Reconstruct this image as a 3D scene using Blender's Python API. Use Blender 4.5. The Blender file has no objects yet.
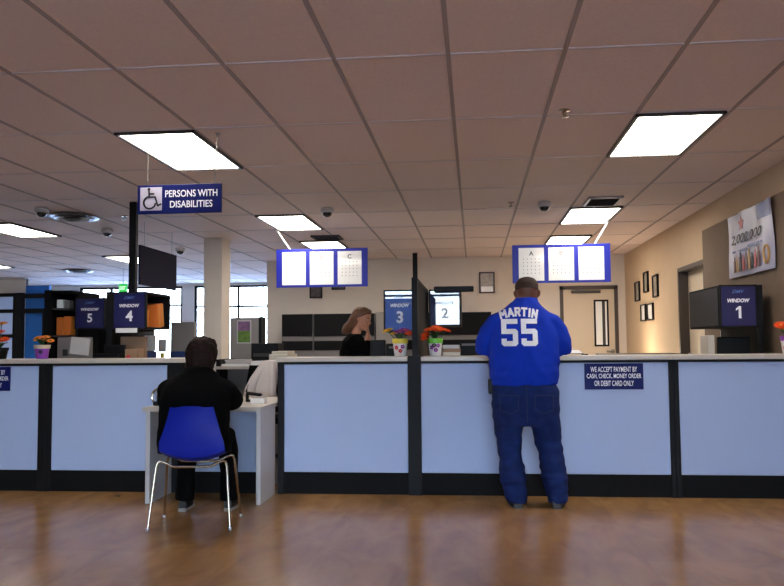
import bpy, bmesh, math, random
from mathutils import Vector, Matrix, noise
from mathutils.bvhtree import BVHTree
random.seed(7)
V = Vector
S = bpy.context.scene
COL = S.collection
PI = math.pi
CEIL = 2.72

# ------------------------------------------------------------------ materials
def lin(c):
    return tuple(((v / 255) / 12.92 if v / 255 <= .04045 else ((v / 255 + .055) / 1.055) ** 2.4) for v in c) + (1,)

def mat(name, col, rough=.5, metal=0.0, var=0.0, vscale=20.0, bump=0.0, bscale=200.0, coat=0.0, coat_ior=1.5, coat_rough=.03,
        spec=.5, emit=0.0, sheen=0.0, stretch=(1, 1, 1)):
    m = bpy.data.materials.new(name); m.use_nodes = True
    nt = m.node_tree; b = nt.nodes['Principled BSDF']
    c = lin(col)
    b.inputs['Base Color'].default_value = c
    b.inputs['Roughness'].default_value = rough
    b.inputs['Metallic'].default_value = metal
    b.inputs['Specular IOR Level'].default_value = spec
    if coat:
        b.inputs['Coat Weight'].default_value = coat
        b.inputs['Coat IOR'].default_value = coat_ior
        b.inputs['Coat Roughness'].default_value = coat_rough
    if sheen:
        b.inputs['Sheen Weight'].default_value = sheen
    if emit:
        b.inputs['Emission Color'].default_value = c
        b.inputs['Emission Strength'].default_value = emit
    if var or bump:
        tc = nt.nodes.new('ShaderNodeTexCoord'); mp = nt.nodes.new('ShaderNodeMapping')
        mp.inputs['Scale'].default_value = stretch
        nt.links.new(tc.outputs['Object'], mp.inputs['Vector'])
    if var:
        n = nt.nodes.new('ShaderNodeTexNoise'); n.inputs['Scale'].default_value = vscale; n.inputs['Detail'].default_value = 6
        r = nt.nodes.new('ShaderNodeValToRGB')
        r.color_ramp.elements[0].position = .3; r.color_ramp.elements[1].position = .7
        r.color_ramp.elements[0].color = tuple(max(0, v * (1 - var)) for v in c[:3]) + (1,)
        r.color_ramp.elements[1].color = tuple(min(1, v * (1 + var)) for v in c[:3]) + (1,)
        nt.links.new(mp.outputs['Vector'], n.inputs['Vector'])
        nt.links.new(n.outputs['Fac'], r.inputs['Fac']); nt.links.new(r.outputs['Color'], b.inputs['Base Color'])
    if bump:
        n2 = nt.nodes.new('ShaderNodeTexNoise'); n2.inputs['Scale'].default_value = bscale; n2.inputs['Detail'].default_value = 3
        bp = nt.nodes.new('ShaderNodeBump'); bp.inputs['Strength'].default_value = bump; bp.inputs['Distance'].default_value = .01
        nt.links.new(mp.outputs['Vector'], n2.inputs['Vector'])
        nt.links.new(n2.outputs['Fac'], bp.inputs['Height']); nt.links.new(bp.outputs['Normal'], b.inputs['Normal'])
    return m

def glass_mat(name, tint=(1, 1, 1, 1), gloss=.06, rough=0.0):
    m = bpy.data.materials.new(name); m.use_nodes = True
    nt = m.node_tree; nt.nodes.clear()
    o = nt.nodes.new('ShaderNodeOutputMaterial'); mx = nt.nodes.new('ShaderNodeMixShader')
    t = nt.nodes.new('ShaderNodeBsdfTransparent'); g = nt.nodes.new('ShaderNodeBsdfGlossy')
    t.inputs['Color'].default_value = tint; g.inputs['Roughness'].default_value = rough
    mx.inputs[0].default_value = gloss
    nt.links.new(t.outputs[0], mx.inputs[1]); nt.links.new(g.outputs[0], mx.inputs[2]); nt.links.new(mx.outputs[0], o.inputs[0])
    return m

def frosted_mat(name, col):
    m = bpy.data.materials.new(name); m.use_nodes = True
    nt = m.node_tree; nt.nodes.clear()
    o = nt.nodes.new('ShaderNodeOutputMaterial'); mx = nt.nodes.new('ShaderNodeMixShader')
    t = nt.nodes.new('ShaderNodeBsdfTranslucent'); d = nt.nodes.new('ShaderNodeBsdfDiffuse')
    t.inputs['Color'].default_value = col; d.inputs['Color'].default_value = col
    mx.inputs[0].default_value = .5
    nt.links.new(t.outputs[0], mx.inputs[1]); nt.links.new(d.outputs[0], mx.inputs[2]); nt.links.new(mx.outputs[0], o.inputs[0])
    return m

def floor_mat():
    m = mat('floor_wood', (150, 108, 74), .3)
    nt = m.node_tree; b = nt.nodes['Principled BSDF']
    tc = nt.nodes.new('ShaderNodeTexCoord')
    br = nt.nodes.new('ShaderNodeTexBrick'); br.inputs['Scale'].default_value = 1
    br.inputs['Brick Width'].default_value = .92; br.inputs['Row Height'].default_value = .92
    br.inputs['Mortar Size'].default_value = .002; br.offset = 0
    br.inputs['Color1'].default_value = lin((184, 140, 90)); br.inputs['Color2'].default_value = lin((172, 130, 82)); br.inputs['Mortar'].default_value = lin((164, 124, 82))
    nt.links.new(tc.outputs['Object'], br.inputs['Vector'])
    mp = nt.nodes.new('ShaderNodeMapping'); mp.inputs['Scale'].default_value = (2.2, .9, 1); mp.inputs['Rotation'].default_value = (0, 0, .35)
    n = nt.nodes.new('ShaderNodeTexNoise'); n.inputs['Scale'].default_value = 2.6; n.inputs['Detail'].default_value = 8; n.inputs['Distortion'].default_value = .8
    nt.links.new(tc.outputs['Object'], mp.inputs['Vector']); nt.links.new(mp.outputs['Vector'], n.inputs['Vector'])
    r = nt.nodes.new('ShaderNodeValToRGB'); r.color_ramp.elements[0].position = .3; r.color_ramp.elements[1].position = .72
    r.color_ramp.elements[0].color = (.74, .72, .70, 1); r.color_ramp.elements[1].color = (1.18, 1.15, 1.1, 1)
    nt.links.new(n.outputs['Fac'], r.inputs['Fac'])
    mx = nt.nodes.new('ShaderNodeMix'); mx.data_type = 'RGBA'; mx.blend_type = 'MULTIPLY'; mx.inputs['Factor'].default_value = 1
    nt.links.new(br.outputs['Color'], mx.inputs['A']); nt.links.new(r.outputs['Color'], mx.inputs['B'])
    nt.links.new(mx.outputs['Result'], b.inputs['Base Color'])
    b.inputs['Roughness'].default_value = .23; b.inputs['Specular IOR Level'].default_value = .7
    return m

M = {
 'floor': floor_mat(),
 'ceiling': mat('ceiling_tile', (234, 214, 203), .9, var=.04, vscale=60, bump=.15, bscale=180),
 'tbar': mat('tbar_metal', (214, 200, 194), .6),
 'tbarshade': mat('tbar_shade', (172, 156, 148), .7),  # T-bar metal with shade put into its colour, for the depth lines
 'wall': mat('wall_paint', (214, 202, 188), .75, var=.03, vscale=3, bump=.05, bscale=120),
 'wallwarmlit': mat('wall_paint_warm_lit', (204, 178, 146), .75, var=.03, vscale=3, bump=.05, bscale=120),  # same wall paint with the warm lamplight put into its colour
 'taupe': mat('tack_board', (124, 105, 87), .85, var=.05, vscale=5),
 'pier': mat('pier_paint', (200, 192, 180), .8),
 'blackmetal': mat('black_metal', (13, 13, 16), .6, spec=.25),
 'black': mat('black_plastic', (10, 10, 12), .5, spec=.25),
 'blackmatte': mat('black_laminate', (12, 12, 14), .75, var=.1, spec=.2),
 'darkgrey': mat('dark_grey', (58, 54, 52), .5),
 'doorframe': mat('door_frame_paint', (72, 62, 56), .5),
 'doorleaf': mat('door_leaf', (214, 196, 170), .5),
 'grey': mat('grey_fabric', (140, 134, 130), .9, bump=.2, bscale=300),
 'panel': mat('counter_fabric', (176, 193, 228), .85, var=.05, vscale=160, bump=.3, bscale=260),
 'top': mat('laminate_top', (196, 186, 174), .35, var=.05, vscale=90),
 'deskside': mat('laminate_side', (196, 192, 190), .45, var=.03, vscale=90),
 'navy': mat('navy_sign', (12, 22, 92), .5, spec=.2),
 'navydark': mat('navy_board_back', (18, 18, 42), .7, spec=.2),
 'acrylic': mat('blue_acrylic', (5, 14, 84), .5, coat=1, coat_ior=1.85, coat_rough=.01, spec=.3),
 'boardblue': mat('blue_board', (24, 34, 158), .4),
 'signwhite': mat('sign_white', (248, 248, 252), .5),
 'logoblue': mat('sign_dim_logo', (70, 110, 170), .5),
 'paper': mat('paper', (248, 247, 244), .35, coat=.6),
 'papergrey': mat('paper_grey', (190, 184, 180), .7),
 'ink': mat('ink', (30, 28, 32), .6),
 'inkpale': mat('ink_pale', (150, 140, 142), .6),
 'chrome': mat('chrome', (178, 166, 146), .2, 1.0),
 'steel': mat('brushed_steel', (170, 168, 165), .3, 1.0),
 'shell': mat('blue_shell_plastic', (3, 30, 150), .5, spec=.3),
 'shirt': mat('royal_blue_jersey', (7, 50, 174), .85, spec=.25, var=.06, vscale=9, bump=.12, bscale=350),
 'jean': mat('denim', (24, 40, 90), .9, spec=.2, var=.2, vscale=16, bump=.2, bscale=420),
 'skindark': mat('brown_skin', (112, 70, 52), .5, var=.08, vscale=20),
 'skinlight': mat('light_skin', (206, 142, 112), .5, var=.05, vscale=20),
 'hairshort': mat('cropped_hair', (60, 41, 33), .8, bump=.5, bscale=500),
 'hairdark': mat('dark_hair', (34, 20, 16), .7, spec=.15, var=.3, vscale=60, bump=.6, bscale=90, stretch=(1, 1, .15)),
 'hairbrown': mat('brown_hair', (112, 72, 48), .5, var=.3, vscale=60, bump=.6, bscale=90, stretch=(1, 1, .15)),
 'blackcloth': mat('black_cloth', (6, 6, 7), .95, spec=.1, var=.15, vscale=14, bump=.2, bscale=300),
 'shoe': mat('brown_shoe', (40, 28, 24), .5),
 'shoeblack': mat('black_shoe', (18, 17, 18), .5),
 'sole': mat('pale_sole', (150, 142, 130), .7),
 'whitecloth': mat('white_knit', (222, 210, 204), .9, bump=.3, bscale=200),
 'orange': mat('orange_folder', (222, 118, 40), .6),
 'petal_orange': mat('petal_orange', (238, 82, 24), .6),
 'petal_yellow': mat('petal_yellow', (232, 186, 40), .6),
 'petal_purple': mat('petal_purple', (140, 44, 140), .6),
 'petal_amber': mat('petal_amber', (230, 140, 36), .6),
 'leaf': mat('leaf', (44, 82, 40), .6),
 'soil': mat('soil', (48, 34, 26), .9),
 'potwhite': mat('pot_white', (230, 226, 220), .3),
 'rimyellow': mat('rim_yellow', (226, 204, 60), .4),
 'rimgreen': mat('rim_green', (110, 196, 60), .4),
 'rimpurple': mat('rim_purple', (140, 66, 170), .4),
 'potcream': mat('pot_cream', (206, 190, 160), .4),
 'red': mat('red_paint', (214, 40, 60), .5),
 'banner': mat('banner_vinyl', (170, 170, 196), .35, var=.12, vscale=3),
 'bannerblue': mat('banner_blue', (84, 104, 168), .4, var=.2, vscale=6),
 'bannerred': mat('banner_red', (190, 84, 84), .5),
 'bannergold': mat('banner_gold', (200, 158, 96), .5),
 'bannerbrown': mat('banner_brown', (112, 66, 62), .5),
 'cardboard': mat('cardboard', (150, 118, 92), .8),
 'beige': mat('beige_plastic', (206, 196, 180), .5),
 'greyplastic': mat('grey_plastic', (120, 114, 112), .5),
 'bluewall': mat('blue_wall_paint', (34, 104, 178), .7),
 'bluestrip': mat('blue_strip', (28, 60, 120), .7),
 'postgreen': mat('poster_green', (92, 122, 44), .5, var=.4, vscale=18),
 'postpurple': mat('poster_purple', (120, 84, 120), .5, var=.4, vscale=18),
 'exitgreen': mat('exit_green', (40, 190, 70), .5, emit=.45),
 'exitwhite': mat('exit_letters', (225, 245, 225), .5, emit=.6),
 'darkglass': mat('dark_dome', (10, 10, 12), .08, coat=1),
 'camwhite': mat('camera_white', (190, 182, 174), .4),
 'photo': mat('framed_photo', (170, 160, 146), .3, coat=1, coat_ior=1.6, var=.3, vscale=14),
 'photodark': mat('framed_dark_photo', (74, 72, 74), .3, coat=1, coat_ior=1.6, var=.5, vscale=18),
 'concrete': mat('concrete', (205, 200, 196), .9, var=.05, vscale=2),
 'asphalt': mat('asphalt', (120, 120, 122), .9),
 'extwall': mat('stucco', (60, 76, 110), .9),
 'glass': glass_mat('clear_glass'),
 'clear': glass_mat('clear_plastic', (.85, .87, .9, 1), .18, .05),
 'frosted': frosted_mat('frosted_glass', (.62, .66, .74, 1)),
}
LAMPCOL = (1.0, .92, .82)
def lamp_mat(strength):
    m = bpy.data.materials.new('troffer_diffuser'); m.use_nodes = True
    b = m.node_tree.nodes['Principled BSDF']
    b.inputs['Base Color'].default_value = (.8, .8, .8, 1)
    b.inputs['Emission Color'].default_value = LAMPCOL + (1,)
    b.inputs['Emission Strength'].default_value = strength
    return m
M['lamp'] = lamp_mat(9.0)

# ------------------------------------------------------------------ mesh building
class MB:
    """Collects geometry in world coordinates; build() links it as one mesh object."""
    def __init__(s):
        s.bm = bmesh.new()
    def _merge(s, b2):
        me = bpy.data.meshes.new('tmp'); b2.to_mesh(me); b2.free(); s.bm.from_mesh(me); bpy.data.meshes.remove(me)
    def box(s, x0, x1, y0, y1, z0, z1, bev=0.0, seg=2, mtx=None):
        b = bmesh.new(); bmesh.ops.create_cube(b, size=1)
        for v in b.verts:
            v.co = V((x0 + (v.co.x + .5) * (x1 - x0), y0 + (v.co.y + .5) * (y1 - y0), z0 + (v.co.z + .5) * (z1 - z0)))
        if bev:
            bmesh.ops.bevel(b, geom=b.edges[:], offset=min(bev, .49 * min(x1 - x0, y1 - y0, z1 - z0)), segments=seg, affect='EDGES', profile=.5)
        if mtx: bmesh.ops.transform(b, matrix=mtx, verts=b.verts[:])
        s._merge(b); return s
    def rings(s, rings, cap=True, closed=True):
        vs = [[s.bm.verts.new(p) for p in r] for r in rings]
        n = len(vs[0])
        for a, b in zip(vs, vs[1:]):
            for i in range(n if closed else n - 1):
                j = (i + 1) % n
                try: s.bm.faces.new((a[i], a[j], b[j], b[i]))
                except ValueError: pass
        if cap:
            s.bm.faces.new(vs[0][::-1]); s.bm.faces.new(vs[-1])
        return s
    def loft(s, secs, n=20, power=2.0, cap=True):
        """secs: (centre, half-axis u, half-axis v)."""
        out = []
        for c, u, v in secs:
            r = []
            for i in range(n):
                a = 2 * PI * i / n
                ca, sa = math.cos(a), math.sin(a)
                f = lambda t: math.copysign(abs(t) ** (2 / power), t)
                r.append(V(c) + V(u) * f(ca) + V(v) * f(sa))
            out.append(r)
        return s.rings(out, cap)
    def zloft(s, secs, n=24, power=2.2):
        return s.loft([((x, y, z), (rx, 0, 0), (0, ry, 0)) for z, x, y, rx, ry in secs], n, power)
    def tube(s, pts, r, n=10, cap=True):
        pts = [V(p) for p in pts]
        rs = r if isinstance(r, (list, tuple)) else [r] * len(pts)
        secs = []; up = None
        for i, p in enumerate(pts):
            d = (pts[min(i + 1, len(pts) - 1)] - pts[max(i - 1, 0)]).normalized()
            if up is None: up = V((0, 0, 1)) if abs(d.z) < .9 else V((1, 0, 0))
            u = d.cross(up).normalized(); v = u.cross(d).normalized(); up = v
            secs.append((p, u * rs[i], v * rs[i]))
        return s.loft(secs, n, cap=cap)
    def lathe(s, c, prof, n=24):
        """prof: (radius, height) about a vertical axis."""
        out = [[V(c) + V((max(r, 1e-4) * math.cos(2 * PI * i / n), max(r, 1e-4) * math.sin(2 * PI * i / n), z)) for i in range(n)] for r, z in prof]
        return s.rings(out)
    def ball(s, c, r, seg=16, rot=None):
        b = bmesh.new(); bmesh.ops.create_uvsphere(b, u_segments=seg, v_segments=max(6, seg // 2), radius=1)
        rx = V(r) if isinstance(r, (tuple, list)) else V((r, r, r))
        for v in b.verts:
            p = V((v.co.x * rx.x, v.co.y * rx.y, v.co.z * rx.z))
            if rot: p = rot @ p
            v.co = p + V(c)
        s._merge(b); return s
    def prism(s, pts, d):
        """pts: closed 3-D polygon; extruded by the vector d."""
        a = [s.bm.verts.new(V(p)) for p in pts]; b = [s.bm.verts.new(V(p) + V(d)) for p in pts]
        n = len(a)
        s.bm.faces.new(a[::-1]); s.bm.faces.new(b)
        for i in range(n):
            s.bm.faces.new((a[i], a[(i + 1) % n], b[(i + 1) % n], b[i]))
        return s
    def mesh(s, me, mtx):
        b = bmesh.new(); b.from_mesh(me); bmesh.ops.transform(b, matrix=mtx, verts=b.verts[:]); s._merge(b); return s
    def build(s, name, material, parent=None, smooth=False, kind=None, origin=None):
        bmesh.ops.recalc_face_normals(s.bm, faces=s.bm.faces[:])
        o0 = V((0, 0, 0))
        if parent is not None:
            o0 = V(parent['_o'])
        elif origin is not None:
            o0 = V(origin)
        elif len(s.bm.verts):
            xs = [v.co for v in s.bm.verts]
            o0 = V(((min(p.x for p in xs) + max(p.x for p in xs)) / 2, (min(p.y for p in xs) + max(p.y for p in xs)) / 2, min(p.z for p in xs)))
        for v in s.bm.verts: v.co -= o0
        me = bpy.data.meshes.new(name); s.bm.to_mesh(me); s.bm.free()
        me.materials.append(M[material] if isinstance(material, str) else material)
        if smooth:
            for p in me.polygons: p.use_smooth = True
            try: me.set_sharp_from_angle(angle=math.radians(40))
            except Exception: pass
        o = bpy.data.objects.new(name, me); COL.objects.link(o)
        o['_o'] = tuple(o0)
        if parent is not None: o.parent = parent
        else: o.location = o0
        if kind: o['kind'] = kind
        return o

def tag(o, label, cat, group=None):
    o['label'] = label; o['category'] = cat
    if group: o['group'] = group
    return o
def thing(name, label, cat, loc, group=None):
    o = bpy.data.objects.new(name, None); COL.objects.link(o)
    o.empty_display_size = .1; o.location = loc; o['_o'] = tuple(loc)
    return tag(o, label, cat, group)
def struct(o):
    o['kind'] = 'structure'; return o
def bx(*a, **k): return MB().box(*a, **k)

FACE = Matrix(((1, 0, 0, 0), (0, 0, -1, 0), (0, 1, 0, 0), (0, 0, 0, 1)))      # text facing -Y
FACE_W = Matrix(((0, 0, -1, 0), (-1, 0, 0, 0), (0, 1, 0, 0), (0, 0, 0, 1)))   # text facing -X
def text_mesh(txt, w, h, depth=.002, shear=0.0, bold=0.0, cuts=0):
    """Mesh of txt centred on the origin in the XY plane, w wide (None: in proportion) and h high."""
    cu = bpy.data.curves.new('lettering', 'FONT'); cu.body = txt; cu.size = 1; cu.shear = shear; cu.offset = bold
    cu.resolution_u = 4; cu.extrude = .5
    o = bpy.data.objects.new('lettering', cu); COL.objects.link(o)
    bpy.context.view_layer.update()
    me = bpy.data.meshes.new_from_object(o.evaluated_get(bpy.context.evaluated_depsgraph_get()))
    bpy.data.objects.remove(o); bpy.data.curves.remove(cu)
    xs = [v.co.x for v in me.vertices]; ys = [v.co.y for v in me.vertices]
    x0, x1, y0, y1 = min(xs), max(xs), min(ys), max(ys)
    sy = h / (y1 - y0); sx = w / (x1 - x0) if w else sy
    for v in me.vertices:
        v.co = V(((v.co.x - (x0 + x1) / 2) * sx, (v.co.y - (y0 + y1) / 2) * sy, v.co.z * depth))
    return me
def text_on(parent, txt, c, w, h, material, face=FACE, name='lettering', **k):
    me = text_mesh(txt, w, h, **k)
    o = MB().mesh(me, Matrix.Translation(V(c)) @ face).build(name, material, parent)
    bpy.data.meshes.remove(me); return o
def strokes(mb, lines, width, c, scale, depth=.003):
    """Flat strokes in a plane facing -Y about c."""
    for ln in lines:
        for (ax, az), (bx_, bz) in zip(ln, ln[1:]):
            a = V((ax * scale, 0, az * scale)); b = V((bx_ * scale, 0, bz * scale))
            d = (b - a).normalized(); n = V((-d.z, 0, d.x)) * width * scale / 2; e = d * width * scale * .25
            q = [a - n - e, b - n + e, b + n + e, a + n - e]
            mb.prism([p + V(c) for p in q], (0, -depth, 0))
    return mb

def remeshed(mb, name, material, parent, voxel=.008, smooth=5, wrinkle=None):
    o = mb.build(name, material, parent)
    md = o.modifiers.new('fuse', 'REMESH'); md.mode = 'VOXEL'; md.voxel_size = voxel
    ms = o.modifiers.new('soft', 'SMOOTH'); ms.iterations = smooth; ms.factor = .5
    bpy.context.view_layer.update()
    me = bpy.data.meshes.new_from_object(o.evaluated_get(bpy.context.evaluated_depsgraph_get()))
    o.modifiers.clear(); old = o.data; o.data = me; bpy.data.meshes.remove(old); me.name = name
    if not me.materials: me.materials.append(M[material])
    for p in me.polygons: p.use_smooth = True
    if wrinkle:
        nr = [v.normal.copy() for v in me.vertices]
        for v, n in zip(me.vertices, nr):
            v.co += n * wrinkle(v.co + V(o['_o']))
    return o

# ------------------------------------------------------------------ the setting
XR = 2.62; YB = 14.25; YF = -3.5; XL = -12.0; YFAR = 19.0
struct(bx(XL, XR + 2, YF - .2, YFAR + .2, -.1, 0).build('floor', 'floor', origin=(0, 0, 0)))
struct(bx(XL, XR, 6.9, YFAR, -.005, .004).build('floor_carpet', mat('office_carpet', (150, 148, 148), .95, var=.1, vscale=120, bump=.3, bscale=300), origin=(0, 0, 0)))
struct(bx(XL, XR + 2, YF - .2, YFAR + .2, CEIL + .004, CEIL + .1).build('ceiling', 'ceiling', origin=(0, 0, 0)))
g = MB()
GX = [.497 + .611 * k for k in range(-21, 4)]; GY = [5.42 + 1.24 * k for k in range(-7, 12)]
for x in GX: g.box(x - .012, x + .012, YF, YFAR, CEIL - .003, CEIL + .006)
struct(g.build('trim_1', 'tbarshade', origin=(0, 0, 0)))
g = MB()
for y in GY: g.box(XL, XR, y - .012, y + .012, CEIL - .0025, CEIL + .006)
struct(g.build('trim_3', 'tbar', origin=(0, 0, 0)))
# right wall with door opening Y 9.36..10.6, Z<2.15
D0, D1, DH = 9.38, 10.58, 2.13
w = MB().box(XR, XR + .15, YF, D0, 0, CEIL).box(XR, XR + .15, D1, YB, 0, CEIL).box(XR, XR + .15, D0, D1, DH, CEIL)
struct(w.build('wall_right', 'wallwarmlit', origin=(0, 0, 0)))
struct(bx(XR + 1.0, XR + 1.1, 7.0, 12.5, 0, CEIL).build('wall_hall', 'wall', origin=(0, 0, 0)))
# back wall with door
B0, B1, BH = 1.50, 2.49, 2.185
w = MB().box(-3.72, B0, YB, YB + .15, 0, CEIL).box(B1, XR + .15, YB, YB + .15, 0, CEIL).box(B0, B1, YB, YB + .15, BH, CEIL)
w.box(-3.72, -3.57, YB + .15, YFAR, 0, CEIL)
struct(w.build('wall_back', 'wall', origin=(0, 0, 0)))
struct(bx(XL - .15, XL, YF, YFAR, 0, CEIL).build('wall_left', 'wall', origin=(0, 0, 0)))
# far wall behind the staff area: sill, header, piers
w = MB().box(XL, -3.57, YFAR, YFAR + .15, 0, .45).box(XL, -3.57, YFAR, YFAR + .15, 2.66, CEIL)
for x0, x1 in ((XL, -9.7), (-7.07, -6.77), (-4.6, -3.57)): w.box(x0, x1, YFAR, YFAR + .15, .45, 2.66)
struct(w.build('wall_far', 'pier', origin=(0, 0, 0)))
def window(n, x0, x1, y, z0, z1, xs, zs, pane='glass', t=.05):
    f = MB().box(x0, x1, y, y + .08, z0, z0 + t).box(x0, x1, y, y + .08, z1 - t, z1)
    for x in [x0 + t / 2, x1 - t / 2] + list(xs): f.box(x - t / 2, x + t / 2, y, y + .08, z0, z1)
    for z in zs: f.box(x0, x1, y, y + .08, z - t / 2, z + t / 2)
    o = struct(f.build('window_%d' % n, 'blackmetal', origin=((x0 + x1) / 2, y, z0)))
    bx(x0, x1, y + .035, y + .045, z0, z1).build('pane', pane, o)
    return o
window(1, -9.7, -7.07, YFAR + .03, .45, 2.66, (-8.9,), (2.2,))
window(2, -6.77, -4.6, YFAR + .03, .45, 2.66, (-5.68,), (2.15,))
# short cross wall at the far left with a framed frosted screen and a blue painted panel
w = MB().box(XL, -9.87, 16.9, 17.0, 2.40, CEIL).box(-10.06, -9.87, 16.88, 17.02, 0, CEIL)
struct(w.build('wall_screen', 'wall', origin=(0, 0, 0)))
struct(bx(-9.87, -9.33, 16.9, 17.0, 0, 2.56).build('wall_blue', 'bluewall', origin=(0, 0, 0)))
o = window(3, XL, -10.06, 16.86, 0, 2.40, (-11.2,), (2.0, 1.45), 'frosted', .08)
f = MB().box(-10.07, -9.87, 16.8, 16.88, 0, 2.40).box(-9.87, -9.33, 16.8, 16.88, 2.28, 2.38).box(-9.87, -9.33, 16.8, 16.88, 1.95, 2.05).box(-9.42, -9.33, 16.8, 16.88, 0, 1.95)
struct(f.build('trim_2', 'blackmetal', origin=(0, 0, 0)))
# pillar
struct(bx(-3.79, -3.525, 11.02, 11.42, 0, CEIL, bev=.006).build('pillar', 'wall', origin=(0, 0, 0)))
# street side behind the visitors: glazed entrance
GX0, GX1 = -2.2, 2.55
w = MB().box(XL, GX0, YF - .2, YF, 0, CEIL).box(GX1, XR + .15, YF - .2, YF, 0, CEIL).box(GX0, GX1, YF - .2, YF, 2.6, CEIL)
struct(w.build('wall_front', 'wall', origin=(0, 0, 0)))
window(4, GX0, GX1, YF - .12, 0, 2.6, (-1.25, -.28, .95), (2.38,))
# outdoors
struct(bx(-60, 60, -60, YF - .2, -.3, -.1).build('ground', 'asphalt', origin=(0, 0, 0)))
struct(bx(-60, 60, YFAR + .2, 80, -.3, -.1).build('ground_behind', 'concrete', origin=(0, 0, 0)))
struct(bx(-9, -2.2, -16, -15, -.1, 2.97).build('wall_across', 'extwall', origin=(0, 0, 0)))
# baseboards, tack board strip on the right wall
struct(bx(2.575, XR, 4.0, 9.32, 0, 2.44).build('wall_tackboard', 'taupe', origin=(0, 0, 0)))

# doors
d = bx(B0 + .045, B1 - .045, YB + .02, YB + .065, .01, BH - .05).build('door_1', 'doorleaf', origin=((B0 + B1) / 2, YB + .04, 0)); struct(d)
f = MB().box(B0, B0 + .06, YB - .02, YB + .12, 0, BH).box(B1 - .06, B1, YB - .02, YB + .12, 0, BH).box(B0, B1, YB - .02, YB + .12, BH - .06, BH)
f.build('door_frame', 'doorframe', d)
f = MB()
for a in ((2.08, 2.33, 1.13, 1.16), (2.08, 2.33, 1.91, 1.94)): f.box(a[0], a[1], YB + .005, YB + .02, a[2], a[3])
for a in ((2.08, 2.11), (2.30, 2.33)): f.box(a[0], a[1], YB + .005, YB + .02, 1.13, 1.94)
f.build('light_frame', 'blackmetal', d)
bx(2.11, 2.30, YB + .012, YB + .019, 1.16, 1.91).build('light_pane', 'paper', d)
bx(2.22, 2.27, YB + .006, YB + .012, 1.16, 1.91).build('light_bar', 'darkgrey', d)
bx(1.7, 2.2, YB - .03, YB + .018, BH - .13, BH - .085, bev=.008).build('door_closer', 'darkgrey', d)
h = MB().tube([(2.38, YB + .02, 1.05), (2.38, YB - .05, 1.05), (2.27, YB - .05, 1.05)], .014).ball((2.38, YB + .01, 1.05), (.035, .012, .035))
h.build('door_handle', 'steel', d, smooth=True)
d = bx(XR + .10, XR + .14, D0 + .05, D1 - .05, .01, DH - .05).build('door_2', 'doorleaf', origin=(XR + .12, D1, 0)); struct(d)
f = MB().box(XR - .02, XR + .15, D0, D0 + .05, 0, DH).box(XR - .02, XR + .15, D1 - .05, D1, 0, DH).box(XR - .02, XR + .15, D0, D1, DH - .05, DH)
f.build('door_frame', 'doorframe', d)
MB().ball((XR + .08, D1 - .12, 1.03), .03).tube([(XR + .11, D1 - .12, 1.03), (XR + .08, D1 - .12, 1.03)], .012).build('door_knob', 'steel', d, smooth=True)

# ------------------------------------------------------------------ ceiling fixtures
def troffer(x, y, label):
    t = thing('ceiling_light', label, 'ceiling light', (x + .3, y + .62, CEIL - .03), 'ceiling lights')
    a, b, c, e = x + .012, x + .6, y + .012, y + 1.228
    f = MB()
    for q in ((a, a + .022, c, e), (b - .022, b, c, e), (a, b, c, c + .022), (a, b, e - .022, e)): f.box(*q, CEIL - .022, CEIL + .002)
    f.build('frame', 'darkgrey', t)  # dark colour draws in the shadow gap around the lit panel
    bx(a + .022, b - .022, c + .022, e - .022, CEIL - .012, CEIL - .004).build('diffuser', 'lamp', t)
L0, R0 = .497 - .611 * 5 + .012, 1.088
for x, y, lb in ((L0, 5.42, 'bright ceiling panel above the hanging persons with disabilities sign'),
                 (L0, 9.14, 'lit ceiling panel just in front of the smaller one above the left three-sheet board'),
                 (L0, 11.53, 'small far lit ceiling panel directly above the left three-sheet board'),
                 (R0, 5.42, 'largest bright ceiling panel on the right over the lobby side'),
                 (R0, 9.14, 'lit ceiling panel beside the square air vent on the right'),
                 (R0, 11.53, 'small far lit ceiling panel directly above the right three-sheet board'),
                 (-6.2, 9.22, 'lit ceiling panel cut by the left edge of the photo near the shiny diffuser'),
                 (-9.25, 13.2, 'sliver of lit ceiling panel at the far left edge above the frosted screen'),
                 (-6.22, 12.9, 'distant lit ceiling panel just left of the tall black pole')):
    troffer(x, y, lb)

def dome(x, y, label):
    t = thing('dome_camera', label, 'security camera', (x, y, CEIL - .1), 'dome cameras on the ceiling')
    MB().lathe((x, y, CEIL), [(.06, .003), (.075, -.01), (.075, -.04), (.06, -.055)]).build('housing', 'camwhite', t, smooth=True)
    MB().ball((x, y, CEIL - .055), (.056, .056, .05)).build('dome', 'darkglass', t, smooth=True)
for x, y, lb in ((-4.70, 8.33, 'dark dome camera on the ceiling left of the shiny square diffuser'),
                 (-4.72, 9.96, 'dark dome camera on the ceiling behind the shiny square diffuser'),
                 (-1.61, 8.8, 'dark dome camera on the ceiling above the left three-sheet board'),
                 (.78, 8.77, 'dark dome camera on the ceiling above the right three-sheet board'),
                 (-4.53, 12.07, 'dark dome camera on the ceiling behind the edge-on navy board')):
    dome(x, y, lb)

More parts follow.
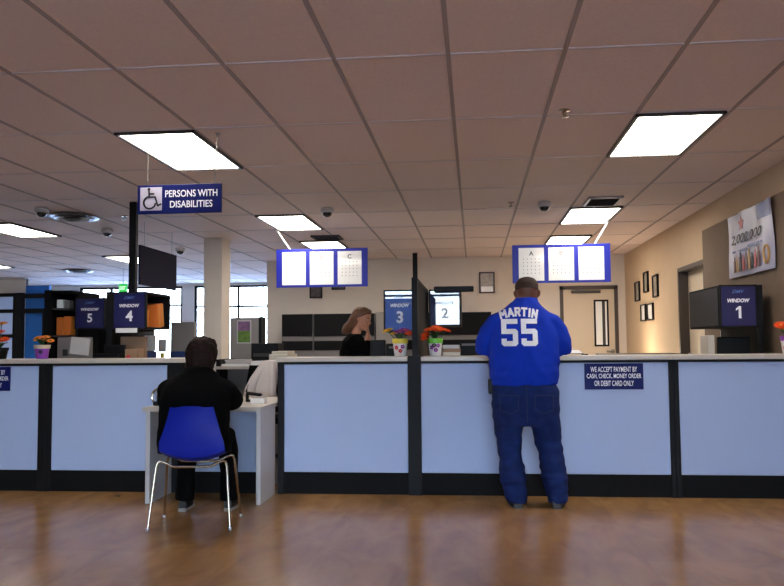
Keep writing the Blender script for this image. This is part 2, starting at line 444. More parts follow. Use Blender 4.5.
def vent(x0, x1, y0, y1, label, m1, m2):
    t = thing('air_vent', label, 'air vent', ((x0 + x1) / 2, (y0 + y1) / 2, CEIL - .03), 'ceiling air vents')
    f = MB()
    for q in ((x0, x0 + .03, y0, y1), (x1 - .03, x1, y0, y1), (x0, x1, y0, y0 + .03), (x0, x1, y1 - .03, y1)): f.box(*q, CEIL - .02, CEIL + .002)
    f.build('frame', m1, t)
    k = MB(); n = 7
    for i in range(n):
        yy = y0 + .03 + (y1 - y0 - .06) * (i + .5) / n
        k.box(x0 + .03, x1 - .03, -.02, .02, -.003, .003, mtx=Matrix.Translation((0, yy, CEIL - .012)) @ Matrix.Rotation(.5, 4, 'X'))
    k.build('louvres', m2, t)
    bx(x0 + .03, x1 - .03, y0 + .03, y1 - .03, CEIL - .001, CEIL + .003).build('duct', 'black', t)
vent(1.22, 1.58, 8.52, 9.05, 'grey square ceiling vent with slats in front of the right-hand lit panels', 'camwhite', 'darkgrey')
vent(-2.25, -1.85, 11.0, 11.4, 'small dark ceiling vent in front of the far left lit panel', 'darkgrey', 'darkgrey')
def diffuser(x, y, r, label):
    t = thing('air_diffuser', label, 'air vent', (x, y, CEIL - .06), 'shiny ceiling diffusers')
    for i, (q, nm) in enumerate(((1, 'outer_ring'), (.68, 'middle_ring'), (.36, 'core'))):
        rr = r * q
        MB().lathe((x, y, CEIL), [(rr * .75, .003), (rr * .8, -.012), (rr, -.03 - .012 * i), (rr * .97, -.034 - .012 * i), (rr * .7, -.018 - .006 * i), (rr * .6, .0035)]).build(nm, 'steel', t, smooth=True)
diffuser(-4.62, 8.85, .3, 'shiny round metal diffuser on the ceiling between two dome cameras')
diffuser(-7.8, 15.2, .3, 'distant shiny round metal diffuser on the ceiling at the far left')
diffuser(-4.75, 14.6, .26, 'distant shiny round metal diffuser on the ceiling just left of the pillar')
def sprinkler(x, y, label):
    t = thing('sprinkler', label, 'sprinkler', (x, y, CEIL - .06), 'ceiling sprinklers')
    MB().lathe((x, y, CEIL), [(.035, .003), (.035, -.006), (.012, -.01), (.01, -.04)]).build('escutcheon', 'chrome', t, smooth=True)
    MB().lathe((x, y, CEIL), [(.02, -.04), (.028, -.046), (.004, -.05)]).build('deflector', 'chrome', t)
sprinkler(.615, 5.3, 'small ceiling sprinkler left of the large right-hand lit panel')
sprinkler(-4.05, 8.99, 'small ceiling sprinkler left of the top of the tall black pole')
sprinkler(.42, 8.75, 'tiny ceiling sprinkler beside the dome camera above the right board')
# power poles
tag(bx(-3.60, -3.525, 8.10, 8.17, 0, CEIL - .001, bev=.006).build('power_pole', 'blackmetal'), 'tall black power pole to the ceiling beside the disabilities sign', 'pole', 'power poles')
tag(bx(-1.003, -.925, 13.38, 13.46, 0, CEIL - .001, bev=.006).build('power_pole', 'blackmetal'), 'tall black power pole in front of the back wall above the counter divider', 'pole', 'power poles')

# ------------------------------------------------------------------ hanging signs
t = thing('hanging_sign', 'navy hanging sign reading persons with disabilities with wheelchair symbol', 'sign', (-2.16, 5.75, 2.18))
bx(-2.49, -1.845, 5.745, 5.765, 2.178, 2.396, bev=.003).build('board', 'navy', t)
bx(-2.468, -2.30, 5.741, 5.746, 2.203, 2.378, bev=.004).build('symbol_plate', mat('plate_lavender', (196, 190, 206), .5), t)
k = MB()
arc = [(-.06 + .30 * math.cos(a), -.20 + .30 * math.sin(a)) for a in [math.radians(100 + 11 * i) for i in range(24)]]
strokes(k, [arc, [(-.10, .42), (-.08, .08), (.22, .08), (.36, -.36), (.52, -.28)], [(-.09, .24), (.16, .24)]], .085, (-2.384, 5.741, 2.292), .15)
k.bm.faces.ensure_lookup_table()
k.tube([(-2.399, 5.7415, 2.292 + .072), (-2.399, 5.738, 2.292 + .072)], .0115, 14)
k.build('wheelchair_symbol', 'ink', t)
text_on(t, 'PERSONS WITH', (-2.075, 5.744, 2.327), .40, .052, 'signwhite', bold=.012)
text_on(t, 'DISABILITIES', (-2.075, 5.744, 2.247), .325, .052, 'signwhite', bold=.012)
def chain(mb, a, b, r=.004, link=.022):
    a, b = V(a), V(b); n = max(2, int((b - a).length / link)); d = (b - a) / n
    u = d.normalized().cross(V((0, 1, 0))).normalized(); v = d.normalized().cross(u)
    for i in range(n):
        c = a + d * (i + .5); s_ = u if i % 2 else v
        ring = [c + d * .62 * math.cos(2 * PI * q / 10) + s_ * .006 * math.sin(2 * PI * q / 10) for q in range(11)]
        mb.tube(ring, r * .55, 5, cap=False)
    return mb
for x in (-2.42, -1.905):
    c = chain(MB(), (x, 5.755, 2.396), (x + .09, 5.56, CEIL - .02)).build('chain', 'steel', t)
    MB().tube([(x + .09, 5.56, CEIL), (x + .09, 5.56, CEIL - .025)], .01).box(x + .075, x + .105, 5.545, 5.575, CEIL - .008, CEIL + .001).build('ceiling_clip', 'steel', c)

def board(x0, x1, y, z0, z1, label, order, wires):
    t = thing('hanging_board', label, 'sign', ((x0 + x1) / 2, y, z0), 'blue boards hung from the ceiling')
    bx(x0, x1, y - .012, y + .012, z0, z1, bev=.003).build('board', 'boardblue', t)
    W = x1 - x0; H = z1 - z0
    for i in range(3):
        cx = x0 + W * (.185 + .305 * i + .01); hw = W * .13
        a, b = z0 + H * .06, z1 - H * .08
        p = bx(cx - hw, cx + hw, y - .016, y - .011, a, b, bev=.002).build('sheet', 'paper', t)
        ink = 'ink' if order[i] == 2 else 'inkpale'
        text_on(p, 'ABC'[i], (cx, y - .017, b - .07), None, .055, ink, bold=.01)
        q = MB()
        for r in range(5):
            for c in range(5):
                q.box(cx + hw * (-.62 + .31 * c) - .006, cx + hw * (-.62 + .31 * c) + .006, y - .0175, y - .0158, b - .14 - .045 * r - .005, b - .14 - .045 * r + .005)
        q.build('lettering', 'inkpale', p)
    for (ax, bx_) in wires:
        MB().tube([(ax, y, z1 - .002), (bx_, y, CEIL)], .011, 8).build('hanger', 'signwhite', t)
board(-2.56, -1.355, 10.3, 1.945, 2.448, 'blue three-sheet board hung from the ceiling behind the pillar side of the counter', (0, 1, 2), ((-2.38, -2.57), ))
board(.495, 1.705, 10.2, 1.945, 2.428, 'blue three-sheet board hung from the ceiling above the door and the jersey wearer', (2, 1, 0), ((1.52, 1.70),))
t = thing('hanging_board', 'navy board seen almost edge on, hung from wires beside the tall black pole', 'sign', (-4.0, 9.9, 1.94), 'blue boards hung from the ceiling')
bx(-4.012, -3.988, 9.3, 10.5, 1.94, 2.42, bev=.003).build('board', 'navydark', t)
for y in (9.45, 10.35):
    MB().tube([(-4, y, 2.418), (-4, y, CEIL)], .004, 6).build('hanger', 'steel', t)
t = thing('exit_sign', 'small green lit exit sign hung before the far windows', 'sign', (-6.77, 15.0, 2.25))
bx(-6.85, -6.69, 14.98, 15.02, 2.25, 2.41, bev=.004).build('housing', 'exitgreen', t)
text_on(t, 'EXIT', (-6.77, 14.979, 2.33), .12, .07, 'exitwhite', bold=.02)
MB().tube([(-6.77, 15, 2.408), (-6.77, 15, CEIL)], .008, 8).build('stem', 'camwhite', t)

# ------------------------------------------------------------------ counter
YC = 6.45
def unit(x0, x1, left, right, label):
    """left / right: width of the black post at that end."""
    t = thing('counter_unit', label, 'counter', ((x0 + x1) / 2, YC + .2, 0), 'front counter units')
    bx(x0 + left, x1 - right, YC, YC + .03, .172, 1.036, bev=.008, seg=3).build('fabric_panel', 'panel', t)
    f = MB().box(x0 + left, x1 - right, YC + .008, YC + .06, 1.036, 1.056)
    if left: f.box(x0, x0 + left, YC - .012, YC + .06, 0, 1.056, bev=.004)
    if right: f.box(x1 - right, x1, YC - .012, YC + .06, 0, 1.056, bev=.004)
    f.build('frame', 'blackmetal', t)
    bx(x0 + left, x1 - right, YC + .006, YC + .05, 0, .172).build('base', 'blackmatte', t)
    bx(x0, x1, YC + .05, YC + .40, .0, 1.055).build('carcass', 'blackmatte', t)
unit(-5.6, -3.575, .05, .057, 'counter front unit at the left edge, cut off by the photo')
unit(-3.573, -2.37, .057, .15, 'counter front unit between the left black post and the low desk')
unit(-1.59, -.532, .05, 0, 'counter front unit right of the low desk, below the yellow rimmed pot')
unit(-.426, 1.532, 0, .036, 'wide counter front unit with the jersey wearer and the payment sign')
unit(1.534, 2.57, .036, 0, 'counter front unit at the right edge below the window 1 sign')
def worktop(x0, x1, label):
    tag(bx(x0, x1, YC - .025, YC + .45, 1.0565, 1.0925, bev=.006).build('worktop', 'top'), label, 'worktop', 'counter worktops')
worktop(-5.6, -2.36, 'beige worktop of the counter left of the low desk')
worktop(-1.6, -.535, 'beige worktop with the yellow rimmed flower pot on it')
worktop(-.424, 1.532, 'long beige worktop the jersey wearer leans on')
worktop(1.534, 2.57, 'beige worktop at the right edge of the photo')
# dividers
t = thing('divider_panel', 'black divider panel rising from the counter between the two middle flower pots', 'partition', (-.48, 7.1, 0), 'counter dividers')
MB().box(-.53, -.428, YC - .014, YC + .06, 0, 1.1).box(-.494, -.446, YC - .005, YC + .05, 1.1, 1.73, bev=.004).build('post', 'blackmetal', t)
bx(-.487, -.453, YC + .05, 7.96, 1.0, 1.70).build('panel', 'blackmatte', t)
bx(-.494, -.446, YC + .05, 8.0, 1.70, 1.73, bev=.004).build('top_rail', 'blackmetal', t)
bx(-.494, -.446, 7.96, 8.0, 0, 1.70, bev=.004).build('rear_post', 'blackmetal', t)
bx(-.487, -.453, 6.92, 7.96, .0, 1.0).build('lower_panel', 'blackmatte', t)
t = thing('divider_panel', 'black divider panel right of the window 1 sign', 'partition', (2.455, 7.6, 0), 'counter dividers')
bx(2.432, 2.478, 7.2, 7.245, 0, 1.68, bev=.004).build('post', 'blackmetal', t)
bx(2.44, 2.47, 7.245, 8.3, .02, 1.65).build('panel', 'blackmatte', t)
bx(2.432, 2.478, 7.245, 8.3, 1.65, 1.68).build('top_rail', 'blackmetal', t)
t = thing('divider_panel', 'black divider panel left of the window 4 sign', 'partition', (-3.5, 7.8, 0), 'counter dividers')
bx(-3.53, -3.467, 7.45, 7.5, 1.0005, 1.725, bev=.004).build('post', 'blackmetal', t)
MB().box(-3.515, -3.482, 7.5, 8.08, 1.04, 1.70).box(-3.515, -3.482, 7.71, 8.08, .02, 1.04).build('panel', 'blackmatte', t)
bx(-3.53, -3.467, 7.5, 8.08, 1.70, 1.725).build('top_rail', 'blackmetal', t)

def bin_sign(x0, x1, y, depth, z0, z1, num, label, blabel, open_side=False, wy=0.0):
    """Overhead bin with the window number plate on its end."""
    b = thing('overhead_bin', blabel, 'storage bin', ((x0 + x1) / 2, y + depth / 2, z0), 'overhead bins behind the counter')
    if open_side:
        m = MB().box(x0, x1, y + .012, y + depth, z1 - .02, z1).box(x0, x1, y + .012, y + depth, z0, z0 + .02).box(x0, x0 + .02, y + .012, y + depth, z0, z1)
        m.box(x0, x1, y + .012, y + .03, z0, z1).box(x0, x1, y + depth - .02, y + depth, z0, z1)
        m.build('case', 'blackmatte', b)
    else:
        bx(x0, x1, y + .012, y + depth, z0, z1, bev=.006).build('case', 'blackmatte', b)
        bx(x0 - .006, x0 + .002, y + .03, y + depth - .02, z0 + .02, z1 - .02).build('door', 'black', b)
    m = MB().box(x0, x1, y - .006, y + .012, z0, z0 + .014).box(x0, x1, y - .006, y + .012, z1 - .014, z1).box(x0, x0 + .014, y - .006, y + .012, z0, z1).box(x1 - .014, x1, y - .006, y + .012, z0, z1)
    m.build('rim', 'blackmetal', b)
    t = thing('window_sign', label, 'sign', ((x0 + x1) / 2, y, z0 + .02), 'window number signs')
    W = x1 - x0 - .03; cx = (x0 + x1) / 2; H = z1 - z0 - .03; zt = z1 - .015
    p = bx(x0 + .015, x1 - .015, y - .004, y + .01, z0 + .015, z1 - .015).build('plate', 'acrylic', t)
    text_on(t, 'DMV', (cx, y - .0045, zt - H * .13), W * .36, H * .085, 'logoblue', shear=.4, bold=.015, depth=.0008)
    text_on(t, 'WINDOW', (cx, y - .0045, zt - H * .36), W * .66, H * .1, 'signwhite', shear=.2, bold=.04, depth=.0008)
    if num == '1':
        h_ = H * .31; zc = zt - H * .66; w_ = h_ * .2
        MB().prism([(cx - w_ * .1, y - .0045, zc - h_ / 2), (cx + w_ * .95, y - .0045, zc - h_ / 2), (cx + w_ * .95, y - .0045, zc + h_ / 2), (cx + w_ * .05, y - .0045, zc + h_ / 2), (cx - w_ * 1.15, y - .0045, zc + h_ * .3), (cx - w_ * 1.15, y - .0045, zc + h_ * .13), (cx - w_ * .1, y - .0045, zc + h_ * .27)], (0, -.0008, 0)).build('lettering', 'signwhite', t)
    else:
        text_on(t, num, (cx, y - .0045, zt - H * .66), None, H * .31, 'signwhite', bold=.03, depth=.0008)
    return b
bin_sign(2.117, 2.43, 7.2, .98, 1.315, 1.682, '1', 'blue sign reading window 1 on the black bin at right', 'black overhead bin carrying the window 1 sign')
bin_sign(-.44, -.125, 8.01, .7, 1.37, 1.735, '2', 'glossy sign right of the middle divider, whitened by reflected windows', 'black overhead bin behind the middle divider above the orange flowers')
bin_sign(-.89, -.57, 7.98, .7, 1.315, 1.735, '3', 'blue sign reading window 3 left of the middle divider', 'black overhead bin carrying the window 3 sign')
bin_sign(-3.463, -3.128, 7.45, .62, 1.36, 1.72, '4', 'navy sign reading window 4 near the tall black pole', 'open black overhead bin with orange folders carrying the window 4 sign', True)
bin_sign(-4.385, -4.04, 8.5, .75, 1.39, 1.735, '5', 'navy sign reading window 5 at far left', 'black overhead bin carrying the window 5 sign')
tag(bx(-3.42, -3.21, 7.425, 7.44, 1.325, 1.37, bev=.002).build('notice_strip', 'paper'), 'white paper strip hanging under the window 4 sign', 'notice')
tag(bx(-.385, .005, 7.88, 7.99, 1.705, 1.757, bev=.01).build('task_light', 'black'), 'long black light bar lying on the bin right of the middle divider', 'light')
def folder(x0, x1, y0, y1, z, h, lean, label, m='orange', group='orange folders in the open bins'):
    mt = Matrix.Translation((0, (y0 + y1) / 2, z)) @ Matrix.Rotation(lean, 4, 'X') @ Matrix.Translation((0, -(y0 + y1) / 2, -z))
    t = thing('folder', label, 'folder', ((x0 + x1) / 2, (y0 + y1) / 2, z), group)
    MB().box(x0, x1, y0, y1, z, z + h, bev=.006, mtx=mt).build('cover', m, t)
    bx(x0 + .01, x1 + .004, y0 + .01, y1 - .01, z + .01, z + h - .008, mtx=mt).build('pages', 'petal_amber', t)
folder(-3.38, -3.145, 7.80, 7.95, 1.382, .24, .16, 'larger orange folder in the open bin behind the window 4 sign')
folder(-3.38, -3.20, 7.60, 7.67, 1.382, .18, -.12, 'smaller dim orange folder close behind the window 4 sign')
# open shelf hutch at far left
t = thing('open_shelf', 'black open shelf unit with orange folders left of the window 5 sign', 'shelf', (-4.52, 8.75, 0))
bx(-4.70, -4.62, 8.42, 8.50, 0, 1.82).build('side_panel', 'blackmatte', t)
bx(-4.68, -4.65, 8.50, 9.1, 0, 1.80).build('side_panel', 'blackmatte', t)
bx(-4.43, -4.395, 8.6, 9.1, 0, 1.8).build('side_panel', 'blackmatte', t)
bx(-4.68, -4.40, 9.07, 9.1, 0, 1.8).build('back_panel', 'blackmatte', t)
for z in (1.305, 1.605): bx(-4.65, -4.43, 8.45, 9.07, z, z + .018).build('shelf_board', 'darkgrey', t)
bx(-4.69, -4.395, 8.43, 9.1, 1.79, 1.815).build('top_board', 'blackmatte', t)
folder(-4.60, -4.525, 8.5, 8.75, 1.3235, .2, 0, 'left orange folder upright on the black open shelf')
folder(-4.515, -4.435, 8.5, 8.75, 1.3235, .21, 0, 'right orange folder upright on the black open shelf')
tag(bx(-4.60, -4.53, 8.5, 8.62, 1.6235, 1.72, bev=.006).build('paper_box', 'paper'), 'small white box on the top level of the black open shelf', 'box')
tag(bx(-4.515, -4.45, 8.5, 8.6, 1.6235, 1.71, bev=.006).build('paper_box', 'greyplastic'), 'small grey box beside the white one on the open shelf', 'box')
t = thing('cubicle_partition', 'black cubicle partition behind the window 5 sign', 'partition', (-4.28, 9.65, 0), 'cubicle partitions')
bx(-5.0, -3.95, 9.62, 9.68, 0, 1.70).build('panel', 'blackmatte', t)
bx(-5.0, -3.95, 9.61, 9.69, 1.70, 1.74, bev=.004).build('top_rail', 'blackmetal', t)
# grey partitions
t = thing('cubicle_partition', 'grey cubicle partition with blue lower strip left of the pillar', 'partition', (-3.42, 9.5, 0), 'cubicle partitions')
bx(-3.67, -3.37, 9.48, 9.53, 1.13, 1.485, bev=.006).build('panel', 'grey', t)
bx(-3.67, -3.37, 9.475, 9.535, 0, 1.13).build('blue_strip', 'bluestrip', t)
t = thing('cubicle_partition', 'grey cubicle partition with a green poster right of the pillar', 'partition', (-2.85, 10.0, 0), 'cubicle partitions')
bx(-3.08, -2.71, 9.98, 10.03, 0, 1.55, bev=.006).build('panel', 'grey', t)
bx(-2.71, -2.675, 9.975, 10.2, 0, 1.56, bev=.004).build('end_panel', 'blackmetal', t)
t = thing('poster', 'small green and purple poster on the grey partition right of the pillar', 'poster', (-2.88, 9.97, 1.2))
bx(-2.99, -2.805, 9.972, 9.979, 1.22, 1.515).build('sheet', 'papergrey', t)
bx(-2.977, -2.818, 9.969, 9.973, 1.235, 1.38).build('green_field', 'postgreen', t)
bx(-2.977, -2.818, 9.969, 9.973, 1.38, 1.50).build('purple_sky', 'postpurple', t)

# black storage cabinets along the back wall
def cabinet(x0, x1, label):
    t = thing('storage_cabinet', label, 'cabinet', ((x0 + x1) / 2, 13.9, 0), 'black cabinets along the back wall')
    bx(x0 + .004, x1 - .004, 13.52, 14.2, 0, 1.725).build('body', 'greyplastic', t)
    for z0, z1 in ((1.345, 1.72), (1.105, 1.265), (.55, .95), (.1, .5)):
        d = bx(x0 + .012, x1 - .012, 13.495, 13.525, z0, z1, bev=.005).build('drawer', 'blackmatte', t)
        bx((x0 + x1) / 2 - .08, (x0 + x1) / 2 + .08, 13.475, 13.497, z0 + .03, z0 + .045).build('handle', 'black', d)
cabinet(-3.27, -2.72, 'narrow black drawered cabinet at the left end of the back wall row')
cabinet(-2.715, -1.66, 'wide black drawered cabinet behind the brown-haired woman')
cabinet(-.62, .30, 'black drawered cabinet between the middle divider and the jersey wearer')
cabinet(-1.22, -.63, 'black drawered cabinet behind the window 3 sign')
tag(bx(-1.64, -1.24, 13.5, 13.56, 0, 1.74, bev=.005).build('cubicle_partition', 'grey'), 'grey panel between two black cabinets right of the brown-haired woman', 'partition', 'cubicle partitions')

# ------------------------------------------------------------------ wall hangings
def framed(x0, x1, z0, z1, label, m, fm='darkgrey', group='pictures on the back wall'):
    t = thing('picture_frame', label, 'picture', ((x0 + x1) / 2, YB, z0), group)
    f = MB()
    for q in ((x0, x0 + .025, z0, z1), (x1 - .025, x1, z0, z1), (x0, x1, z0, z0 + .025), (x0, x1, z1 - .025, z1)): f.box(q[0], q[1], YB - .025, YB, q[2], q[3])
    f.build('frame', fm, t)
    bx(x0 + .02, x1 - .02, YB - .012, YB - .002, z0 + .02, z1 - .02).build('picture', m, t); return t
t = framed(.106, .38, 2.08, 2.455, 'brown framed certificate on the back wall left of the jersey wearer', 'photo', 'doorframe')
bx(.14, .345, YB - .016, YB - .011, 2.1, 2.2).build('painted_glare', 'paper', t)  # white strip that paints in the glare low on the certificate
framed(-2.93, -2.70, 2.035, 2.255, 'small dark framed picture below the left three-sheet board', 'photodark', 'black')
framed(-2.53, -2.28, 2.18, 2.40, 'small dark framed picture mostly hidden by the left three-sheet board', 'photodark', 'black')
def wframe(y0, y1, z0, z1, label, m):
    t = thing('picture_frame', label, 'picture', (XR, (y0 + y1) / 2, z0), 'framed pictures on the right wall')
    f = MB()
    for q in ((y0, y0 + .025, z0, z1), (y1 - .025, y1, z0, z1), (y0, y1, z0, z0 + .018), (y0, y1, z1 - .018, z1)): f.box(XR - .03, XR, q[0], q[1], q[2], q[3])
    f.build('frame', 'black', t)
    bx(XR - .012, XR - .002, y0 + .02, y1 - .02, z0 + .014, z1 - .014).build('picture', m, t)
wframe(12.98, 13.32, 1.85, 2.16, 'upper black framed picture nearest the far corner of the right wall', 'photo')
wframe(12.34, 12.64, 1.95, 2.26, 'middle and highest black framed picture on the right wall', 'photo')
wframe(11.70, 12.02, 1.84, 2.16, 'upper black framed picture nearest the dark doorway on the right wall', 'photo')
wframe(12.56, 12.91, 1.52, 1.78, 'lower framed picture with glare painted white on the far side of its pair', 'paper')  # both lower pictures get a white face to paint in lamp glare
wframe(12.05, 12.44, 1.52, 1.77, 'lower framed picture with glare painted white on the doorway side of its pair', 'paper')
# banner on the tack board
XB = 2.572
t = thing('banner', 'white banner with red star and slanted number hung on the right wall', 'banner', (XB, 7.72, 1.81))
def wave(y, z): return .010 * math.sin(9 * y + 4 * z) + .006 * math.sin(17 * y - 9 * z)
def bsheet(mb, y0, y1, z0, z1, off, ny=24, nz=14, th=.003):
    for sgn in (0, 1):
        gr = [[mb.bm.verts.new((XB - .02 - off - sgn * th + wave(y0 + (y1 - y0) * i / ny, z0 + (z1 - z0) * j / nz), y0 + (y1 - y0) * i / ny, z0 + (z1 - z0) * j / nz)) for j in range(nz + 1)] for i in range(ny + 1)]
        for i in range(ny):
            for j in range(nz):
                mb.bm.faces.new((gr[i][j], gr[i + 1][j], gr[i + 1][j + 1], gr[i][j + 1]))
    return mb
bsheet(MB(), 7.1, 8.33, 1.815, 2.425, 0).build('sheet', 'banner', t, smooth=True)
bsheet(MB(), 7.12, 7.5, 2.28, 2.42, .004, 8, 5).build('blue_corner', 'bannerblue', t, smooth=True)
star = [(XB - .027 + wave(7.87, 2.3), 7.87 + (.09 if i % 2 == 0 else .038) * math.sin(2 * PI * i / 10), 2.31 + (.075 if i % 2 == 0 else .032) * math.cos(2 * PI * i / 10)) for i in range(10)]
MB().prism(star, (-.002, 0, 0)).build('red_star', 'bannerred', t)
text_on(t, '2,000,000', (XB - .044, 7.74, 2.165), .84, .10, 'ink', face=FACE_W, shear=.3, bold=.008, depth=.0015)
k = MB()
for i in range(16):
    y = 8.16 - i * .055
    k.box(XB - .037, XB - .034, y - .04, y - .003, 2.05 + .012 * (i > 7), 2.05 + .018 + .02 * (i > 7))
k.build('small_line', 'bannerblue', t)
for i in range(9):
    y = 8.1 - i * .082; h = .14 + .02 * (i % 3)
    MB().box(XB - .039, XB - .034, y - .03, y + .024, 1.86, 1.86 + h * .78).ball((XB - .036, y - .003, 1.86 + h * .9), (.003, .02, .026), 10).build('printed_figure', ('bannerbrown', 'bannergold', 'ink', 'bannerred')[i % 4], t)
MB().tube([(XB - .037, 7.24 + .06 * math.cos(a), 1.95 + .075 * math.sin(a)) for a in [2 * PI * i / 20 for i in range(21)]], .012, 6, cap=False).build('gold_ring', 'bannergold', t)
t = thing('wall_phone', 'white handset on the right wall below the window 1 bin', 'phone', (2.575, 8.6, 1.2))
bx(2.548, 2.576, 8.56, 8.64, 1.17, 1.3, bev=.006).build('base', 'signwhite', t)
bx(2.53, 2.549, 8.575, 8.625, 1.16, 1.31, bev=.008).build('handset', 'paper', t)
# window sign and payment notices
def notice(x0, x1, label):
    t = thing('notice_sign', label, 'sign', ((x0 + x1) / 2, YC - .006, .83), 'payment notices on the counter front')
    bx(x0, x1, YC - .008, YC + .001, .828, 1.03, bev=.002).build('board', 'navy', t)
    cx = (x0 + x1) / 2
    for s_, z, w in (('WE ACCEPT PAYMENT BY', .984, .355), ('CASH, CHECK, MONEY ORDER', .930, .415), ('OR DEBIT CARD ONLY', .876, .30)):
        text_on(t, s_, (cx, YC - .009, z), w, .041, 'signwhite', bold=.01, depth=.001)
notice(.856, 1.305, 'navy payment notice on the counter front right of the jersey wearer')
notice(-4.33, -3.885, 'navy payment notice on the counter front cut off at the left edge')

# ------------------------------------------------------------------ low desk
t = thing('low_desk', 'low white accessible desk in the gap between the counters', 'desk', (-2.05, 6.3, 0))
MB().prism([(-2.52, 5.95, .698), (-1.60, 5.95, .698), (-1.60, 7.15, .698), (-2.362, 7.15, .698), (-2.362, 6.435, .698), (-2.52, 6.435, .698)], (0, 0, .032)).build('desk_top', 'top', t)
bx(-2.505, -2.47, 5.98, 6.43, 0, .698, bev=.003).build('side_panel', 'deskside', t)
bx(-1.642, -1.607, 5.98, 6.43, 0, .698, bev=.003).build('side_panel', 'deskside', t)
bx(-2.36, -1.645, 6.44, 6.47, .172, .697).build('modesty_panel', 'panel', t)
bx(-2.36, -1.645, 6.445, 6.47, 0, .172).build('base', 'blackmatte', t)
t = thing('tape_dispenser', 'round black and clear dispenser on the low desk left of the seated person', 'dispenser', (-2.445, 6.12, .73))
bx(-2.49, -2.40, 6.07, 6.19, .731, .765, bev=.01).build('base', 'black', t)
MB().tube([(-2.47, 6.13, .80), (-2.42, 6.13, .80)], .052, 20).build('roll', 'clear', t, smooth=True)
MB().tube([(-2.445 + .062 * math.cos(a), 6.10, .80 + .062 * math.sin(a)) for a in [PI * .4 + PI * 1.15 * i / 12 for i in range(13)]], .009, 8).build('arm', 'chrome', t, smooth=True)
t = thing('stapler', 'black stapler on the low desk right of the seated person', 'stapler', (-1.78, 6.5, .73))
bx(-1.87, -1.74, 6.48, 6.53, .731, .75, bev=.006).build('base', 'black', t)
MB().box(-1.87, -1.74, 6.482, 6.528, .775, .80, bev=.01, mtx=Matrix.Translation((-1.74, 0, .78)) @ Matrix.Rotation(.12, 4, 'Y') @ Matrix.Translation((1.74, 0, -.78))).box(-1.87, -1.85, 6.49, 6.52, .745, .80).build('arm', 'black', t)
t = thing('card_box', 'small white box of cards on the low desk', 'box', (-1.72, 6.3, .73))
MB().box(-1.77, -1.66, 6.27, 6.35, .731, .775, bev=.004).build('tray', 'paper', t)
bx(-1.76, -1.67, 6.28, 6.34, .77, .783).build('cards', 'papergrey', t)

# ------------------------------------------------------------------ flower pots
def flower_pot(x, y, z, h, r, rim, potm, spots, blooms, label):
    t = thing('flower_pot', label, 'flower pot', (x, y, z), 'flower pots on the counter')
    MB().lathe((x, y, z), [(r * .70, 0), (r * .74, .003), (r * .93, h * .74), (r * .86, h * .74), (r * .8, h * .7)]).build('pot', potm, t, smooth=True)
    MB().lathe((x, y, z), [(r * .9, h * .72), (r, h * .74), (r * 1.04, h), (r * .92, h), (r * .88, h * .8)]).build('rim', rim, t, smooth=True)
    MB().lathe((x, y, z), [(r * .87, h * .84), (r * .87, h * .88)]).build('soil', 'soil', t)
    for a, q, m in spots:
        rr = r * (.74 + .2 * q)
        c = V((x + rr * math.sin(a), y - rr * math.cos(a), z + h * q))
        k = MB(); nrm = V((math.sin(a), -math.cos(a), 0)); u = V((math.cos(a), math.sin(a), 0))
        for j in range(5):
            b = 2 * PI * j / 5
            k.ball(c + u * .011 * math.cos(b) + V((0, 0, .011 * math.sin(b))), (.008, .008, .008), 8)
        k.build('painted_flower', m, t)
    lf = MB()
    for i in range(12):
        a = 2.4 * i; L = r * (.8 + .5 * random.random())
        b = V((x, y, z + h * .88)); e = b + V((math.cos(a) * L, math.sin(a) * L, .05 + .03 * random.random())); mdl = (b + e) / 2 + V((0, 0, .02))
        s_ = V((-math.sin(a), math.cos(a), 0)) * .012
        lf.prism([b, mdl - s_, e, mdl + s_], (0, 0, .002))
    lf.build('leaves', 'leaf', t)
    for dx, dy, dz, fr, m in blooms:
        c = V((x + dx, y + dy, z + h + dz))
        st = MB().tube([(x + dx * .3, y + dy * .3, z + h * .88), (x + dx * .8, y + dy * .7, z + h + dz * .6), c], .0035, 6).build('stem', 'leaf', t)
        k = MB(); tilt = Matrix.Rotation(.5 + random.uniform(-.3, .3), 3, 'X') @ Matrix.Rotation(dx * 3, 3, 'Y')
        for ring, (n, q) in enumerate(((14, 1.0), (11, .72), (8, .45))):
            for i in range(n):
                a = 2 * PI * i / n + ring * .2
                d = V((math.cos(a), math.sin(a), .18 + .3 * ring)); s_ = V((-math.sin(a), math.cos(a), 0)) * fr * .17
                p = [V((0, 0, .002 * ring)) - s_ * .4, d * fr * q * .6 - s_, d * fr * q, d * fr * q * .6 + s_, s_ * .4 + V((0, 0, .002 * ring))]
                k.prism([c + tilt @ w_ for w_ in p], tilt @ V((0, 0, .002)))
        k.build('bloom', m, t)
        MB().ball(c + tilt @ V((0, 0, .008)), (fr * .25, fr * .25, fr * .18), 10).build('flower_centre', 'petal_amber' if m != 'petal_amber' else 'soil', st)
ZT = 1.0935
flower_pot(-.605, 6.62, ZT, .145, .064, 'rimyellow', 'potwhite', [(-.5, .5, 'red'), (.1, .32, 'red'), (.45, .55, 'petal_purple')],
           [(-.10, .0, .062, .05, 'petal_yellow'), (.0, -.01, .05, .055, 'petal_purple'), (.035, .02, .065, .05, 'petal_purple'), (.066, .0, .045, .04, 'petal_orange'), (-.05, .04, .04, .04, 'petal_yellow')],
           'white flower pot with yellow rim and mixed yellow and purple flowers')
